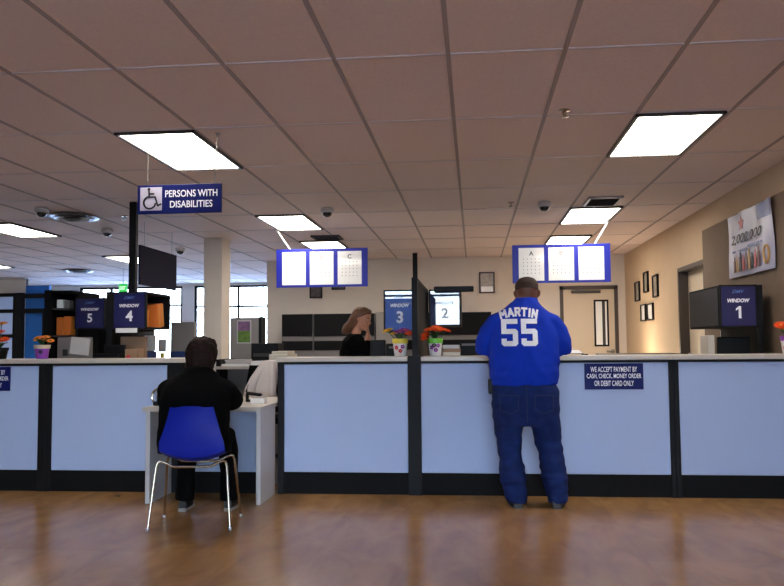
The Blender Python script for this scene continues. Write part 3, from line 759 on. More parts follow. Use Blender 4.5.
flower_pot(-.318, 6.64, ZT, .145, .062, 'rimgreen', 'potwhite', [(-.5, .5, 'petal_purple'), (.15, .35, 'petal_purple'), (.5, .6, 'petal_purple'), (-.1, .62, 'soil')],
           [(-.08, .0, .025, .044, 'petal_orange'), (-.04, -.02, .065, .055, 'petal_orange'), (.03, .0, .07, .055, 'petal_orange'), (.085, .01, .06, .05, 'petal_orange'), (.0, .05, .08, .05, 'petal_orange'), (-.085, .03, .0, .038, 'petal_orange')],
           'white flower pot with green rim and orange flowers right of the middle divider')
flower_pot(-3.73, 6.66, ZT, .12, .066, 'potcream', 'rimpurple', [(.3, .5, 'ink')],
           [(-.04, 0, .05, .042, 'petal_amber'), (.03, .0, .06, .045, 'petal_amber'), (.0, .02, .03, .04, 'petal_amber'), (.07, .01, .03, .036, 'petal_amber')],
           'cream and purple pot with small amber flowers on the left counter')
flower_pot(2.475, 6.65, ZT, .14, .066, 'rimpurple', 'potwhite', [(-.4, .5, 'petal_amber'), (-.9, .35, 'petal_orange'), (.1, .35, 'petal_purple')],
           [(-.06, 0, .08, .055, 'petal_orange'), (.02, .01, .09, .05, 'petal_orange'), (-.02, .03, .06, .05, 'petal_amber')],
           'white flower pot with purple rim and orange flowers at the right edge')
flower_pot(-4.12, 6.66, ZT, .10, .075, 'black', 'black', [], [(-.02, 0, .12, .07, 'petal_orange'), (.03, .0, .06, .06, 'petal_orange'), (-.05, .0, .17, .06, 'petal_orange'), (.0, .02, .2, .06, 'petal_amber')],
           'black vase with tall orange flowers cut by the left edge')

# ------------------------------------------------------------------ things on and behind the counter
def stack(x0, x1, y0, y1, z, n, th, label, mats, group):
    for i in range(n):
        dx = random.uniform(-.006, .006)
        o = bx(x0 + dx, x1 + dx, y0, y1, z + i * th + .0005, z + (i + 1) * th, bev=.002).build('book', mats[i % len(mats)])
        tag(o, label[i], 'book', group)
stack(-.26, -.12, 6.68, 6.88, ZT, 3, .03, ('bottom book of the small stack behind the orange flowers', 'middle book of the small stack behind the orange flowers', 'top book of the small stack behind the orange flowers'), ('beige', 'cardboard', 'papergrey'), 'books stacked behind the orange flowers')
t = thing('clipboard', 'clipboard with papers on the counter right of the jersey wearer', 'clipboard', (.80, 6.6, ZT))
mt = Matrix.Translation((.80, 6.62, ZT + .002)) @ Matrix.Rotation(.09, 4, 'X') @ Matrix.Translation((-.80, -6.62, -ZT))
MB().box(.70, .86, 6.5, 6.74, ZT + .02, ZT + .025, mtx=mt).build('board', 'greyplastic', t)
MB().box(.71, .85, 6.51, 6.72, ZT + .0255, ZT + .03, mtx=mt).build('papers', 'paper', t)
MB().box(.745, .815, 6.70, 6.74, ZT + .026, ZT + .04, bev=.004, mtx=mt).build('clip', 'steel', t)
tag(MB().tube([(.90, 6.55, ZT + .006), (.87, 6.68, ZT + .006)], .005, 8).build('pen', 'black', smooth=True), 'black pen on the counter beside the clipboard', 'pen')
# left staff desks with equipment
def desk(x0, x1, y0, y1, z, label, m='top'):
    t = thing('staff_desk', label, 'desk', ((x0 + x1) / 2, (y0 + y1) / 2, 0), 'staff desks behind the counter')
    bx(x0, x1, y0, y1, z - .03, z, bev=.004).build('desk_top', m, t)
    bx(x0 + .02, x0 + .05, y0 + .02, y1 - .02, 0, z - .03).build('side_panel', 'blackmatte', t)
    bx(x1 - .05, x1 - .02, y0 + .02, y1 - .02, 0, z - .03).build('side_panel', 'blackmatte', t)
    return t
desk(-4.85, -2.75, 7.0, 7.7, 1.0, 'staff desk behind the left counter carrying the equipment')
t = thing('computer_monitor', 'grey monitor seen from behind under the window 5 sign', 'monitor', (-3.76, 7.3, 1.0))
bx(-3.93, -3.60, 7.28, 7.34, 1.06, 1.285, bev=.012).build('casing', 'greyplastic', t)
MB().box(-3.82, -3.70, 7.28, 7.42, 1.0005, 1.012).box(-3.78, -3.74, 7.33, 7.36, 1.01, 1.1).build('stand', 'greyplastic', t)
bx(-3.87, -3.82, 7.272, 7.281, 1.11, 1.17, bev=.002).build('badge', 'ink', t)
mt = Matrix.Translation((-3.69, 7.26, 1.20)) @ Matrix.Rotation(.12, 4, 'Y')
tag(MB().box(-.095, .09, -.003, .012, -.08, .08, mtx=mt).build('paper_note', 'papergrey'), 'grey paper note taped to the back of the grey monitor', 'paper')
t = thing('cash_register', 'black till with upright screen behind the counter below the window 4 sign', 'till', (-3.42, 7.3, 1.0))
bx(-3.50, -3.24, 7.12, 7.42, 1.0005, 1.13, bev=.01).build('base', 'black', t)
bx(-3.48, -3.27, 7.3, 7.34, 1.13, 1.21, bev=.008).build('screen', 'black', t)
t = thing('carton', 'small brown carton with red mark below the window 4 sign', 'box', (-3.15, 7.25, 1.0))
bx(-3.22, -3.09, 7.19, 7.32, 1.0005, 1.17, bev=.003).build('carton_body', 'cardboard', t)
MB().ball((-3.185, 7.189, 1.09), (.02, .002, .025), 12).build('red_mark', 'red', t)
tag(bx(-3.46, -3.20, 7.62, 7.66, 1.0005, 1.29, bev=.004).build('desk_screen', 'cardboard'), 'brown upright panel standing on the staff desk below the window 4 sign', 'panel')
desk(-3.80, -2.85, 8.2, 8.75, .74, 'staff desk beneath the open bin with orange folders')
for i, (x, z, w_, h_, m, lb) in enumerate(((-3.60, 1.23, .13, .17, 'paper', 'upper white sheet beside the yellow note under the open bin'), (-3.46, 1.20, .09, .14, 'papergrey', 'grey sheet on the clear screen under the open bin'),
                         (-3.58, 1.08, .11, .11, 'bannerblue', 'blue print on the clear screen under the open bin'), (-3.46, 1.09, .05, .06, 'rimyellow', 'small yellow note under the open bin'))):
    tag(bx(x - w_ / 2, x + w_ / 2, 8.694, 8.698, z - h_ / 2, z + h_ / 2).build('paper_note', m), lb, 'paper', 'notes on the clear screen')
t = thing('desk_screen', 'clear screen with papers taped to it under the open bin', 'screen', (-3.56, 8.7, .74))
bx(-3.74, -3.38, 8.7, 8.706, .741, 1.36).build('sheet', 'clear', t)
bx(-3.74, -3.38, 8.69, 8.716, .7405, .76).build('foot_rail', 'blackmetal', t)
# behind the low desk
t = thing('paper_shelf', 'low back counter with paper stacks behind the white sweater', 'counter', (-2.4, 8.6, 0))
bx(-2.72, -1.95, 8.3, 8.9, .945, .975, bev=.003).build('counter_top', 'top', t)
bx(-2.72, -2.68, 8.32, 8.88, 0, 1.05).build('side_panel', 'blackmatte', t)
bx(-1.99, -1.95, 8.32, 8.88, 0, .945).build('side_panel', 'beige', t)
bx(-2.68, -1.99, 8.6, 8.63, 0, .945).build('back_panel', 'greyplastic', t)
for i, (x0, x1, z0, z1, m, lb) in enumerate(((-2.66, -2.36, .976, 1.0, 'paper', 'wide paper stack on the back counter, lower one'), (-2.62, -2.40, 1.001, 1.045, 'papergrey', 'grey paper stack lying on the wide stack behind the sweater'), (-2.34, -2.18, .976, 1.03, 'paper', 'white paper stack beside the beige printer on the back counter'))):
    t = thing('paper_stack', lb, 'papers', ((x0 + x1) / 2, 8.45, z0), 'paper stacks on the back counter')
    for j in range(4):
        dx = random.uniform(-.008, .008); zz = z0 + (z1 - z0) * j / 4
        bx(x0 + dx, x1 + dx, 8.33, 8.6, zz + .0005, z0 + (z1 - z0) * (j + 1) / 4).build('ream', m, t)
t = thing('printer', 'beige printer on the back counter behind the white sweater', 'printer', (-2.06, 8.55, .975))
bx(-2.16, -1.96, 8.36, 8.85, .976, 1.10, bev=.012).build('body', 'beige', t)
bx(-2.14, -1.98, 8.40, 8.80, 1.10, 1.13, bev=.008).build('lid', 'beige', t)
bx(-2.13, -1.99, 8.33, 8.37, .99, 1.01).build('paper_tray', 'greyplastic', t)
t = thing('printer', 'low black printer in front of the narrow black cabinet', 'printer', (-2.45, 9.6, .9))
bx(-2.66, -2.33, 9.45, 9.75, .951, 1.22, bev=.01).build('body', 'black', t)
bx(-2.63, -2.36, 9.44, 9.46, 1.06, 1.10).build('paper_slot', 'darkgrey', t)
desk(-2.85, -2.2, 9.35, 9.85, .95, 'staff desk carrying the low black printer')
# office chair with a white sweater
cx, cy = -2.03, 7.72
t = thing('office_chair', 'office chair behind the low desk under a white sweater', 'chair', (cx, cy, 0))
MB().loft([((cx, cy - .03, .55), (.16, 0, 0), (0, .02, 0)), ((cx, cy - .05, .75), (.19, 0, 0), (0, .025, 0)), ((cx, cy - .03, 1.0), (.15, 0, 0), (0, .02, 0))], power=3).build('backrest', 'blackcloth', t, smooth=True)
bx(cx - .22, cx + .22, cy, cy + .42, .43, .49, bev=.025, seg=4).build('seat', 'blackcloth', t, smooth=True)
MB().tube([(cx, cy + .2, .43), (cx, cy + .2, .1)], .025).build('gas_lift', 'black', t)
MB().tube([(cx, cy + .1, .43), (cx, cy - .04, .44), (cx, cy - .03, .6)], .015).build('back_bar', 'black', t)
for i in range(5):
    a = 2 * PI * i / 5
    l = MB().tube([(cx, cy + .2, .1), (cx + .27 * math.cos(a), cy + .2 + .27 * math.sin(a), .07)], [.022, .014]).build('leg', 'black', t)
    MB().ball((cx + .27 * math.cos(a), cy + .2 + .27 * math.sin(a), .035), .033, 12).build('caster', 'black', l)
m = MB()
rings = []
for (z, w0, d0, xx) in ((1.05, .03, .02, .055), (1.04, .07, .045, .05), (.98, .10, .065, .035), (.88, .135, .08, .01), (.78, .16, .09, -.01), (.69, .17, .09, -.018)):
    r = []
    for i in range(72):
        a = 2 * PI * i / 72
        fold = 1 + (.09 * math.sin(11 * a + 3 * z) + .06 * math.sin(17 * a + 1)) * min(1, (1.05 - z) * 6)
        r.append(V((cx + xx + w0 * fold * math.cos(a), cy - .035 + d0 * fold * math.sin(a), z)))
    rings.append(r)
m.rings(rings)
sw = thing('sweater', 'white sweater draped over the office chair behind the low desk', 'sweater', (cx, cy, .7))
m.build('knit', 'whitecloth', sw, smooth=True)
MB().tube([(cx + .0, cy - .07, 1.0), (cx - .06, cy - .11, .90), (cx - .10, cy - .125, .78), (cx - .11, cy - .125, .67)], [.03, .04, .042, .036], 12).build('sleeve', 'whitecloth', sw, smooth=True)
MB().tube([(cx + .09, cy - .07, 1.0), (cx + .10, cy - .11, .90), (cx + .105, cy - .12, .78), (cx + .10, cy - .12, .67)], [.03, .036, .036, .032], 12).build('sleeve', 'whitecloth', sw, smooth=True)
# dark equipment behind the middle counters
desk(-1.55, -.55, 7.25, 7.95, .98, 'staff desk behind the counter left of the middle divider')
desk(-.42, .75, 7.25, 7.95, .98, 'staff desk behind the counter facing the jersey wearer')
def eq(name, x0, x1, y0, y1, z0, z1, label, cat, part):
    t = thing(name, label, cat, ((x0 + x1) / 2, (y0 + y1) / 2, z0))
    bx(x0, x1, y0, y1, z0 + .0005, z1, bev=.012).build('body', 'black', t)
    bx(x0 + .03, x1 - .03, y0 - .006, y0 + .004, z1 - .045, z1 - .025).build(part, 'greyplastic', t)
    return t
eq('printer', -.80, -.64, 7.3, 7.6, .98, 1.2, 'black printer behind the yellow rimmed flower pot', 'printer', 'paper_slot')
eq('printer', -.14, .12, 7.3, 7.7, .98, 1.22, 'black printer behind the books at the jersey wearer\'s elbow', 'printer', 'paper_slot')
t = thing('computer_monitor', 'black monitor behind the counter left of the printer near the woman', 'monitor', (-.895, 7.52, .98))
bx(-.965, -.825, 7.5, 7.54, 1.05, 1.235, bev=.008).build('casing', 'black', t)
MB().box(-.94, -.85, 7.48, 7.6, .9805, .992).box(-.91, -.88, 7.53, 7.56, .99, 1.1).build('stand', 'black', t)
desk(1.7, 2.42, 7.25, 7.9, .98, 'staff desk beneath the window 1 bin')
t = thing('computer_monitor', 'black monitor beneath the window 1 bin', 'monitor', (2.28, 7.4, .98))
bx(2.14, 2.42, 7.38, 7.42, 1.03, 1.235, bev=.008).build('casing', 'black', t)
MB().box(2.22, 2.34, 7.36, 7.5, .9805, .992).box(2.27, 2.29, 7.41, 7.44, .99, 1.06).build('stand', 'black', t)
t = thing('binder', 'pale upright binder left of the monitor beneath the window 1 bin', 'binder', (2.07, 7.4, .98))
bx(2.05, 2.11, 7.36, 7.6, .9805, 1.25, bev=.004).build('cover', 'beige', t)
bx(2.056, 2.104, 7.37, 7.612, .99, 1.24).build('pages', 'paper', t)
tag(bx(1.35, 2.15, 8.6, 9.2, 1.05, 1.075, bev=.003).build('shelf_board', 'doorframe'), 'dark ledge along the right wall beyond the counter', 'ledge')
tag(bx(1.38, 2.12, 8.65, 9.15, 0, 1.0495, bev=.003).build('low_cabinet', 'doorframe'), 'dark low cabinet under the ledge beyond the counter', 'cabinet')

# ------------------------------------------------------------------ blue shell chair
hx, hy = -1.86, 5.2
t = thing('shell_chair', 'blue plastic shell chair with chrome legs in front of the low desk', 'chair', (hx, hy, 0))
prof = [(-.075, .80, .128), (-.07, .79, .142), (-.06, .72, .160), (-.045, .62, .185), (-.03, .53, .212), (-.005, .465, .215), (.05, .435, .21), (.14, .43, .205), (.24, .437, .20), (.32, .445, .19), (.345, .435, .17)]
m = MB(); n = 14
def shell_pt(k, i, off):
    y, z, w_ = prof[k]; u = -1 + 2 * i / n
    back = max(0, min(1, (z - .45) / .25))
    yy = y + .045 * u * u * back + off * (1 if back > .5 else 0); zz = z + .05 * u * u * (1 - back) + off * (0 if back > .5 else -1)
    if k == 0: zz -= .03 * abs(u) ** 3
    return V((hx + u * w_, hy + yy - .0, zz))
for off in (0, .008):
    gr = [[m.bm.verts.new(shell_pt(k, i, off)) for i in range(n + 1)] for k in range(len(prof))]
    for k in range(len(prof) - 1):
        for i in range(n): m.bm.faces.new((gr[k][i], gr[k][i + 1], gr[k + 1][i + 1], gr[k + 1][i]))
m.build('seat_shell', 'shell', t, smooth=True)
for yy, s_ in ((.0, -1), (.27, 1)):
    zc = .402
    MB().tube([(hx - .205, hy + yy, .437), (hx - .17, hy + yy, .425), (hx - .13, hy + yy, zc), (hx - .1, hy + yy, zc - .003), (hx + .1, hy + yy, zc - .003), (hx + .13, hy + yy, zc), (hx + .17, hy + yy, .425), (hx + .205, hy + yy, .437)], .009, 10).build('crossbar', 'chrome', t, smooth=True)
    for sx in (-1, 1):
        l = MB().tube([(hx + sx * .205, hy + yy, .437), (hx + sx * .222, hy + yy + s_ * .004, .43), (hx + sx * .232, hy + yy + s_ * .01, .40), (hx + sx * .265, hy + yy + s_ * .07, .01)], .0085, 10).build('leg', 'chrome', t, smooth=True)
        MB().lathe((hx + sx * .266, hy + yy + s_ * .071, 0), [(.012, 0.001), (.013, .004), (.012, .02)]).build('foot_cap', 'steel', l)

t.rotation_euler = (0, 0, .12)
# ------------------------------------------------------------------ people
def frame_from(fwd, up):
    f = V(fwd).normalized(); r = f.cross(V(up)).normalized(); u = r.cross(f).normalized(); return r, f, u
HEAD = [(-.5, .026, .088, -.03), (-.45, .044, .094, .0), (-.36, .056, .095, .035), (-.22, .064, .093, .068), (-.08, .070, .094, .085), (.06, .074, .095, .096), (.2, .076, .092, .101), (.32, .071, .080, .094), (.42, .056, .058, .074), (.48, .034, .032, .046), (.5, .012, .01, .018)]
def head(mb, c, fwd, up=(0, 0, 1), h=.235, k=1.0, ears=True):
    r, f, u = frame_from(fwd, up); c = V(c)
    secs = []
    for t_, w_, fr, bk in HEAD:
        cc = c + u * t_ * h + f * (fr - bk) / 2 * k
        secs.append((cc, r * w_ * k, f * (fr + bk) / 2 * k))
    mb.loft(secs, 24, 2.1)
    P = lambda a, b, d: c + r * a * k + f * b * k + u * d * h
    mb.loft([(P(0, .088, .08), r * .009, f * .008), (P(0, .100, -.03), r * .012, f * .012), (P(0, .108, -.12), r * .017, f * .016), (P(0, .092, -.17), r * .012, f * .008)], 10)
    mb.loft([(P(0, .086, -.235), r * .022, f * .012), (P(0, .089, -.26), r * .026, f * .013), (P(0, .086, -.285), r * .02, f * .012)], 10)
    if ears:
        for s_ in (-1, 1):
            mb.loft([(P(.07 * s_, -.008, .09), r * .009, f * .012), (P(.082 * s_, -.014, .06), r * .009, f * .02), (P(.082 * s_, -.012, -.04), r * .008, f * .017), (P(.074 * s_, -.004, -.13), r * .008, f * .01)], 10)
    return P
def face_bits(parent, P, lipmat='bannerred'):
    for s_ in (-1, 1):
        e = MB().ball(P(.030 * s_, .0745, .03), .0115, 12).build('eye', 'signwhite', parent, smooth=True)
        MB().ball(P(.030 * s_, .081, .028), .0062, 10).build('iris', 'ink', e, smooth=True)
        MB().tube([P(.014 * s_, .093, .115), P(.033 * s_, .092, .13), P(.052 * s_, .08, .11)], [.003, .004, .002], 6).build('eyebrow', 'hairdark', parent)
    MB().tube([P(-.022, .094, -.26), P(0, .099, -.255), P(.022, .094, -.26)], [.003, .006, .003], 8).build('lips', lipmat, parent)
def hand(mb, w_, d, n, side, curl=.5, k=1.0):
    """w_: wrist, d: direction of the fingers, n: way the palm faces, side: +1 thumb towards d x n."""
    d = V(d).normalized(); n = (V(n) - d * V(n).dot(d)).normalized(); l = d.cross(n) * side; w_ = V(w_)
    mb.loft([(w_ - d * .03 * k, l * .026 * k, n * .020 * k), (w_, l * .027 * k, n * .019 * k), (w_ + d * .045 * k, l * .041 * k, n * .016 * k), (w_ + d * .088 * k, l * .042 * k, n * .013 * k), (w_ + d * .098 * k, l * .036 * k, n * .01 * k)], 14, 2.6)
    for q, L in ((.031, .94), (.0105, 1.05), (-.0105, .98), (-.031, .78)):
        p = w_ + d * .082 * k + l * q * k; a = curl * .35; pts = [p]; rr = [.0095 * k]
        for j, s_ in enumerate((.046, .028, .022)):
            dd = d * math.cos(a) + n * math.sin(a)
            p = p + dd * s_ * L * k; pts.append(p); rr.append((.0088, .008, .0062)[j] * k); a += curl * .8
        mb.tube(pts, rr, 10)
    p = w_ + d * .015 * k + l * .024 * k
    mb.tube([p, p + (d * .55 + l * .75 + n * .2).normalized() * .04 * k, p + (d * .55 + l * .75 + n * .2).normalized() * .04 * k + (d * .85 + l * .3 + n * .35).normalized() * .032 * k, p + (d * .55 + l * .75 + n * .2).normalized() * .04 * k + (d * .9 + l * .1 + n * .4).normalized() * .058 * k], [.014 * k, .0115 * k, .010 * k, .0075 * k], 10)
def fbm(p, s):
    return noise.noise(p * s) + .5 * noise.noise(p * s * 2.1)

# --- the jersey wearer, standing at the counter
px, py = .372, 6.02
man = thing('person', 'person standing at the counter in blue number 55 jersey and jeans', 'person', (px, py, 0))
m = MB()
HC = (px + .035, py + .16, 1.57)
P = head(m, HC, (.12, 1, -.22), (0, .2, 1), h=.24, k=1.15)
m.loft([((px + .015, py + .10, 1.40), (.085, 0, 0), (0, .075, 0)), ((px + .018, py + .12, 1.49), (.072, 0, 0), (0, .07, 0)), ((px + .02, py + .145, 1.56), (.066, 0, 0), (0, .066, 0))])
m.zloft([(.93, px, py + .06, .22, .15), (1.1, px, py + .08, .22, .16), (1.3, px, py + .09, .21, .13), (1.42, px, py + .10, .15, .10), (1.46, px + .01, py + .11, .08, .07)])
for s_ in (-1, 1):
    sh = V((px + s_ * .17, py + .10, 1.34)); el = V((px + s_ * .285, py + .17, 1.145)); wr = V((px + s_ * .10, py + .45, 1.135))
    m.tube([sh, (sh + el) / 2, el, el * .5 + wr * .5, wr], [.05, .05, .05, .045, .03], 14)
    hand(m, wr, (-s_ * .5, .8, -.05), (0, 0, -1), s_, .35)
    x0 = -.12 if s_ < 0 else .19
    hip = V((px + s_ * .12, py + .06, .86)); kn = V((px + (-.12 if s_ < 0 else .18), py + .07, .46)); an = V((px + (-.095 if s_ < 0 else .225), py + .03, .09))
    m.tube([hip, (hip + kn) / 2, kn, kn * .6 + an * .4, an], [.11, .09, .065, .06, .04], 14)
    m.loft([(an + V((0, 0, 0)), (.04, 0, 0), (0, .045, 0)), (an + V((0, .05, -.045)), (.04, 0, 0), (0, .09, 0))], 12)
body = remeshed(m, 'body', 'skindark', man, .008, 3)
face_bits(man, P, 'bannerbrown')
r_, f_, u_ = frame_from((.12, 1, -.22), (0, .2, 1))
k = MB(); secs = []
for t_, w_, fr, bk in HEAD:
    if t_ < .0: continue
    fr2 = fr * (.35 if t_ < .3 else .95)
    secs.append((V(HC) + u_ * t_ * .243 + f_ * (fr2 - bk * 1.03) / 2 * 1.15, r_ * w_ * 1.165, f_ * (fr2 + bk * 1.03) / 2 * 1.16))
k.loft(secs, 24, 2.1); k.build('hair', 'hairshort', man, smooth=True)
# shirt
m = MB()
m.zloft([(.885, px - .003, py + .06, .246, .185), (.95, px - .003, py + .06, .255, .20), (1.05, px - .005, py + .075, .262, .215), (1.15, px - .005, py + .085, .262, .21), (1.25, px, py + .095, .262, .19),
         (1.32, px, py + .10, .258, .168), (1.38, px + .002, py + .105, .235, .15), (1.43, px + .006, py + .11, .19, .128), (1.475, px + .013, py + .12, .13, .105), (1.51, px + .022, py + .13, .092, .09), (1.535, px + .027, py + .138, .083, .085)], 36, 2.3)
for s_ in (-1, 1):
    m.loft([(V((px + s_ * .12, py + .10, 1.36)), V((.03, 0, .09 * s_)), (0, .11, 0)), (V((px + s_ * .19, py + .105, 1.335)), V((.07, 0, .07 * s_)), (0, .112, 0)), (V((px + s_ * .235, py + .115, 1.27)), V((.088, 0, .045 * s_)), (0, .107, .01)), (V((px + s_ * .265, py + .13, 1.20)), V((.088, 0, .02 * s_)), (0, .098, .02)), (V((px + s_ * .278, py + .155, 1.14)), V((.08, 0, .01 * s_)), (0, .09, .03)), (V((px + s_ * .278, py + .165, 1.118)), V((.078, 0, .01 * s_)), (0, .086, .03))], 22)
def wr_shirt(p):
    a = noise.noise(V((p.x * 9, p.y * 9, p.z * 5))) * .007 + noise.noise(V((abs(p.x - px) * 14 + p.z * 10, p.y * 5, p.z * 6))) * .009
    d = max(0, 1 - abs(p.z - .97) / .14) * noise.noise(V((p.x * 4, p.y * 4, p.z * 24))) * .008
    return a + d
shirt = remeshed(m, 'jersey', 'shirt', man, .009, 6, wr_shirt)
# jeans
m = MB()
m.zloft([(.97, px - .005, py + .055, .205, .15), (.90, px - .003, py + .05, .222, .165), (.865, px - .003, py + .05, .243, .178), (.80, px, py + .05, .25, .185), (.72, px + .003, py + .05, .25, .17), (.63, px + .008, py + .05, .245, .145), (.59, px + .01, py + .05, .23, .12)], 30, 2.6)
m.zloft([(.72, px - .122, py + .05, .13, .155), (.60, px - .122, py + .055, .116, .125), (.48, px - .122, py + .075, .092, .105), (.36, px - .115, py + .065, .089, .105), (.24, px - .102, py + .05, .096, .11), (.14, px - .090, py + .045, .088, .105), (.035, px - .078, py + .045, .064, .105)], 24)
m.zloft([(.72, px + .125, py + .05, .13, .155), (.60, px + .14, py + .055, .116, .125), (.48, px + .162, py + .08, .096, .108), (.36, px + .186, py + .07, .09, .107), (.24, px + .198, py + .055, .094, .11), (.14, px + .212, py + .05, .088, .105), (.03, px + .218, py + .05, .072, .108)], 24)
def wr_jean(p):
    low = max(0, 1 - p.z / .35)
    return noise.noise(V((p.x * 8, p.y * 8, p.z * 7))) * .009 + noise.noise(V((p.x * 6 + p.z * 4, p.y * 6 + p.z * 7, p.z * 22))) * (.009 + .012 * low)
jeans = remeshed(m, 'jeans', 'jean', man, .009, 4, wr_jean)
# jersey lettering wrapped on the shirt
def bvh_of(o):
    vs = [v.co + V(o['_o']) for v in o.data.vertices]; return BVHTree.FromPolygons(vs, [p.vertices[:] for p in o.data.polygons])
BV = bvh_of(shirt); BJ = bvh_of(jeans)
def wrap(polys, tree, name, material, parent, lift=.004):
    """polys: 2-D polygons (x, z); dropped from behind onto the cloth."""
    m_ = MB()
    for poly in polys:
        b = bmesh.new(); vs = [b.verts.new((x, 0, z)) for x, z in poly]; f = b.faces.new(vs); f.normal_update()
        bmesh.ops.triangulate(b, faces=[f])
        for _ in range(5):
            long_ = [e for e in b.edges if e.calc_length() > .012]
            if not long_: break
            bmesh.ops.subdivide_edges(b, edges=long_, cuts=1); bmesh.ops.triangulate(b, faces=b.faces[:])
        back = {}
        for v in b.verts:
            hit = tree.ray_cast(V((v.co.x, 4.5, v.co.z)), V((0, 1, 0)))
            y = hit[0].y if hit[0] else py
            v.co.y = y - lift
        bmesh.ops.solidify(b, geom=b.faces[:], thickness=.002)
        m_._merge(b)
    return m_.build(name, material, parent)
def thick(line, w_):
    """A polyline widened to one polygon per segment (mitred enough for block letters)."""
    out = []
    for (ax, az), (bx_, bz) in zip(line, line[1:]):
        a = V((ax, az)); b = V((bx_, bz)); d = (b - a).normalized(); n = V((-d.y, d.x)) * w_ / 2; e = d * w_ * .42
        out.append([tuple(a - n - e), tuple(b - n + e), tuple(b + n + e), tuple(a + n - e)])
    return out
def five(cx, cz, W, H, s_):
    x0, x1, z0, z1 = cx - W / 2, cx + W / 2, cz - H / 2, cz + H / 2; c = s_ * .45
    zm = cz + H * .13
    return [[(x0, z1), (x1, z1), (x1, z1 - s_), (x0 + s_, z1 - s_), (x0 + s_, zm + .0), (x1 - c, zm), (x1, zm - c), (x1, z0 + c), (x1 - c, z0), (x0 + c, z0), (x0, z0 + c), (x0, z0 + s_ * 1.5), (x0 + s_, z0 + s_ * 1.5),
             (x0 + s_, z0 + s_), (x1 - s_, z0 + s_), (x1 - s_, zm - s_), (x0, zm - s_)]]
nc = px - .042
wrap(five(nc - .07, 1.272, .118, .200, .037) + five(nc + .072, 1.272, .118, .200, .037), BV, 'jersey_number', 'signwhite', man)
GL = {'M': [[(0, 0), (0, 1), (.5, .4), (1, 1), (1, 0)]], 'A': [[(0, 0), (.5, 1), (1, 0)], [(.2, .33), (.8, .33)]], 'R': [[(0, 0), (0, 1), (.85, 1), (1, .85), (1, .65), (.85, .5), (0, .5)], [(.5, .5), (1, 0)]],
      'T': [[(0, 1), (1, 1)], [(.5, 1), (.5, 0)]], 'I': [[(.5, 0), (.5, 1)]], 'N': [[(0, 0), (0, 1), (1, 0), (1, 1)]]}
pol = []; W_ = {'M': .038, 'A': .036, 'R': .028, 'T': .032, 'I': .008, 'N': .030}
tot = sum(W_[c] + .0185 for c in 'MARTIN') - .0185; x = -tot / 2
for c in 'MARTIN':
    cx_ = x + W_[c] / 2; ang = -cx_ * 1.7
    zb = 1.424 - 1.1 * cx_ * cx_
    for ln in GL[c]:
        pts = []
        for gx, gz in ln:
            lx, lz = (gx - .5) * W_[c], (gz - .5) * .055
            pts.append((nc + cx_ + lx * math.cos(ang) - lz * math.sin(ang), zb + lx * math.sin(ang) + lz * math.cos(ang)))
        pol += thick(pts, .0155)
    x += W_[c] + .0185
wrap(pol, BV, 'jersey_name', 'signwhite', man)
# pockets, belt, phone case, shoes
def patch(x0, x1, z0, z1):
    q = .006
    c = (x0 + x1) / 2
    return [[(x0, z1), (x1, z1), (x1, z1 - q), (x0, z1 - q)], [(x0, z1 - q), (x0 + q, z1 - q), (x0 + q, z0 + .03), (x0, z0 + .03)], [(x1 - q, z1 - q), (x1, z1 - q), (x1, z0 + .03), (x1 - q, z0 + .03)],
            [(x0, z0 + .03), (x0 + q, z0 + .034), (c, z0 + q), (c, z0)], [(x1, z0 + .03), (c, z0), (c, z0 + q), (x1 - q, z0 + .034)]]
wrap(patch(px - .195, px - .055, .68, .82), BJ, 'pocket', mat('denim_seam', (36, 46, 80), .9), man, .003)
wrap(patch(px + .055, px + .195, .68, .82), BJ, 'pocket', bpy.data.materials['denim_seam'], man, .003)
wrap([[(px - .003, .885), (px + .003, .885), (px + .006, .62), (px, .62)]], BJ, 'seam', bpy.data.materials['denim_seam'], man, .003)
bx(px - .272, px - .235, py + .0, py + .06, .82, .93, bev=.01).build('phone_case', 'black', man)
for s_, ax, ang in ((-1, px - .08, .1), (1, px + .22, -.15)):
    mt = Matrix.Translation((ax, py + .04, 0)) @ Matrix.Rotation(ang, 4, 'Z')
    m = MB(); m.loft([((0, -.085, .045), (.03, 0, 0), (0, 0, .04)), ((0, -.05, .052), (.042, 0, 0), (0, 0, .05)), ((0, .03, .05), (.045, 0, 0), (0, 0, .048)), ((0, .11, .038), (.052, 0, 0), (0, 0, .034)), ((0, .18, .03), (.045, 0, 0), (0, 0, .026)), ((0, .215, .026), (.02, 0, 0), (0, 0, .018))], 18, 2.6)
    bmesh.ops.transform(m.bm, matrix=mt, verts=m.bm.verts[:]); sh_ = m.build('shoe', 'shoe', man, smooth=True)
    m = MB(); m.loft([((0, -.09, .009), (.034, 0, 0), (0, 0, .009)), ((0, 0, .009), (.046, 0, 0), (0, 0, .009)), ((0, .12, .009), (.054, 0, 0), (0, 0, .009)), ((0, .22, .009), (.022, 0, 0), (0, 0, .009))], 16, 4)
    bmesh.ops.transform(m.bm, matrix=mt, verts=m.bm.verts[:]); m.build('sole', 'shoeblack', sh_)

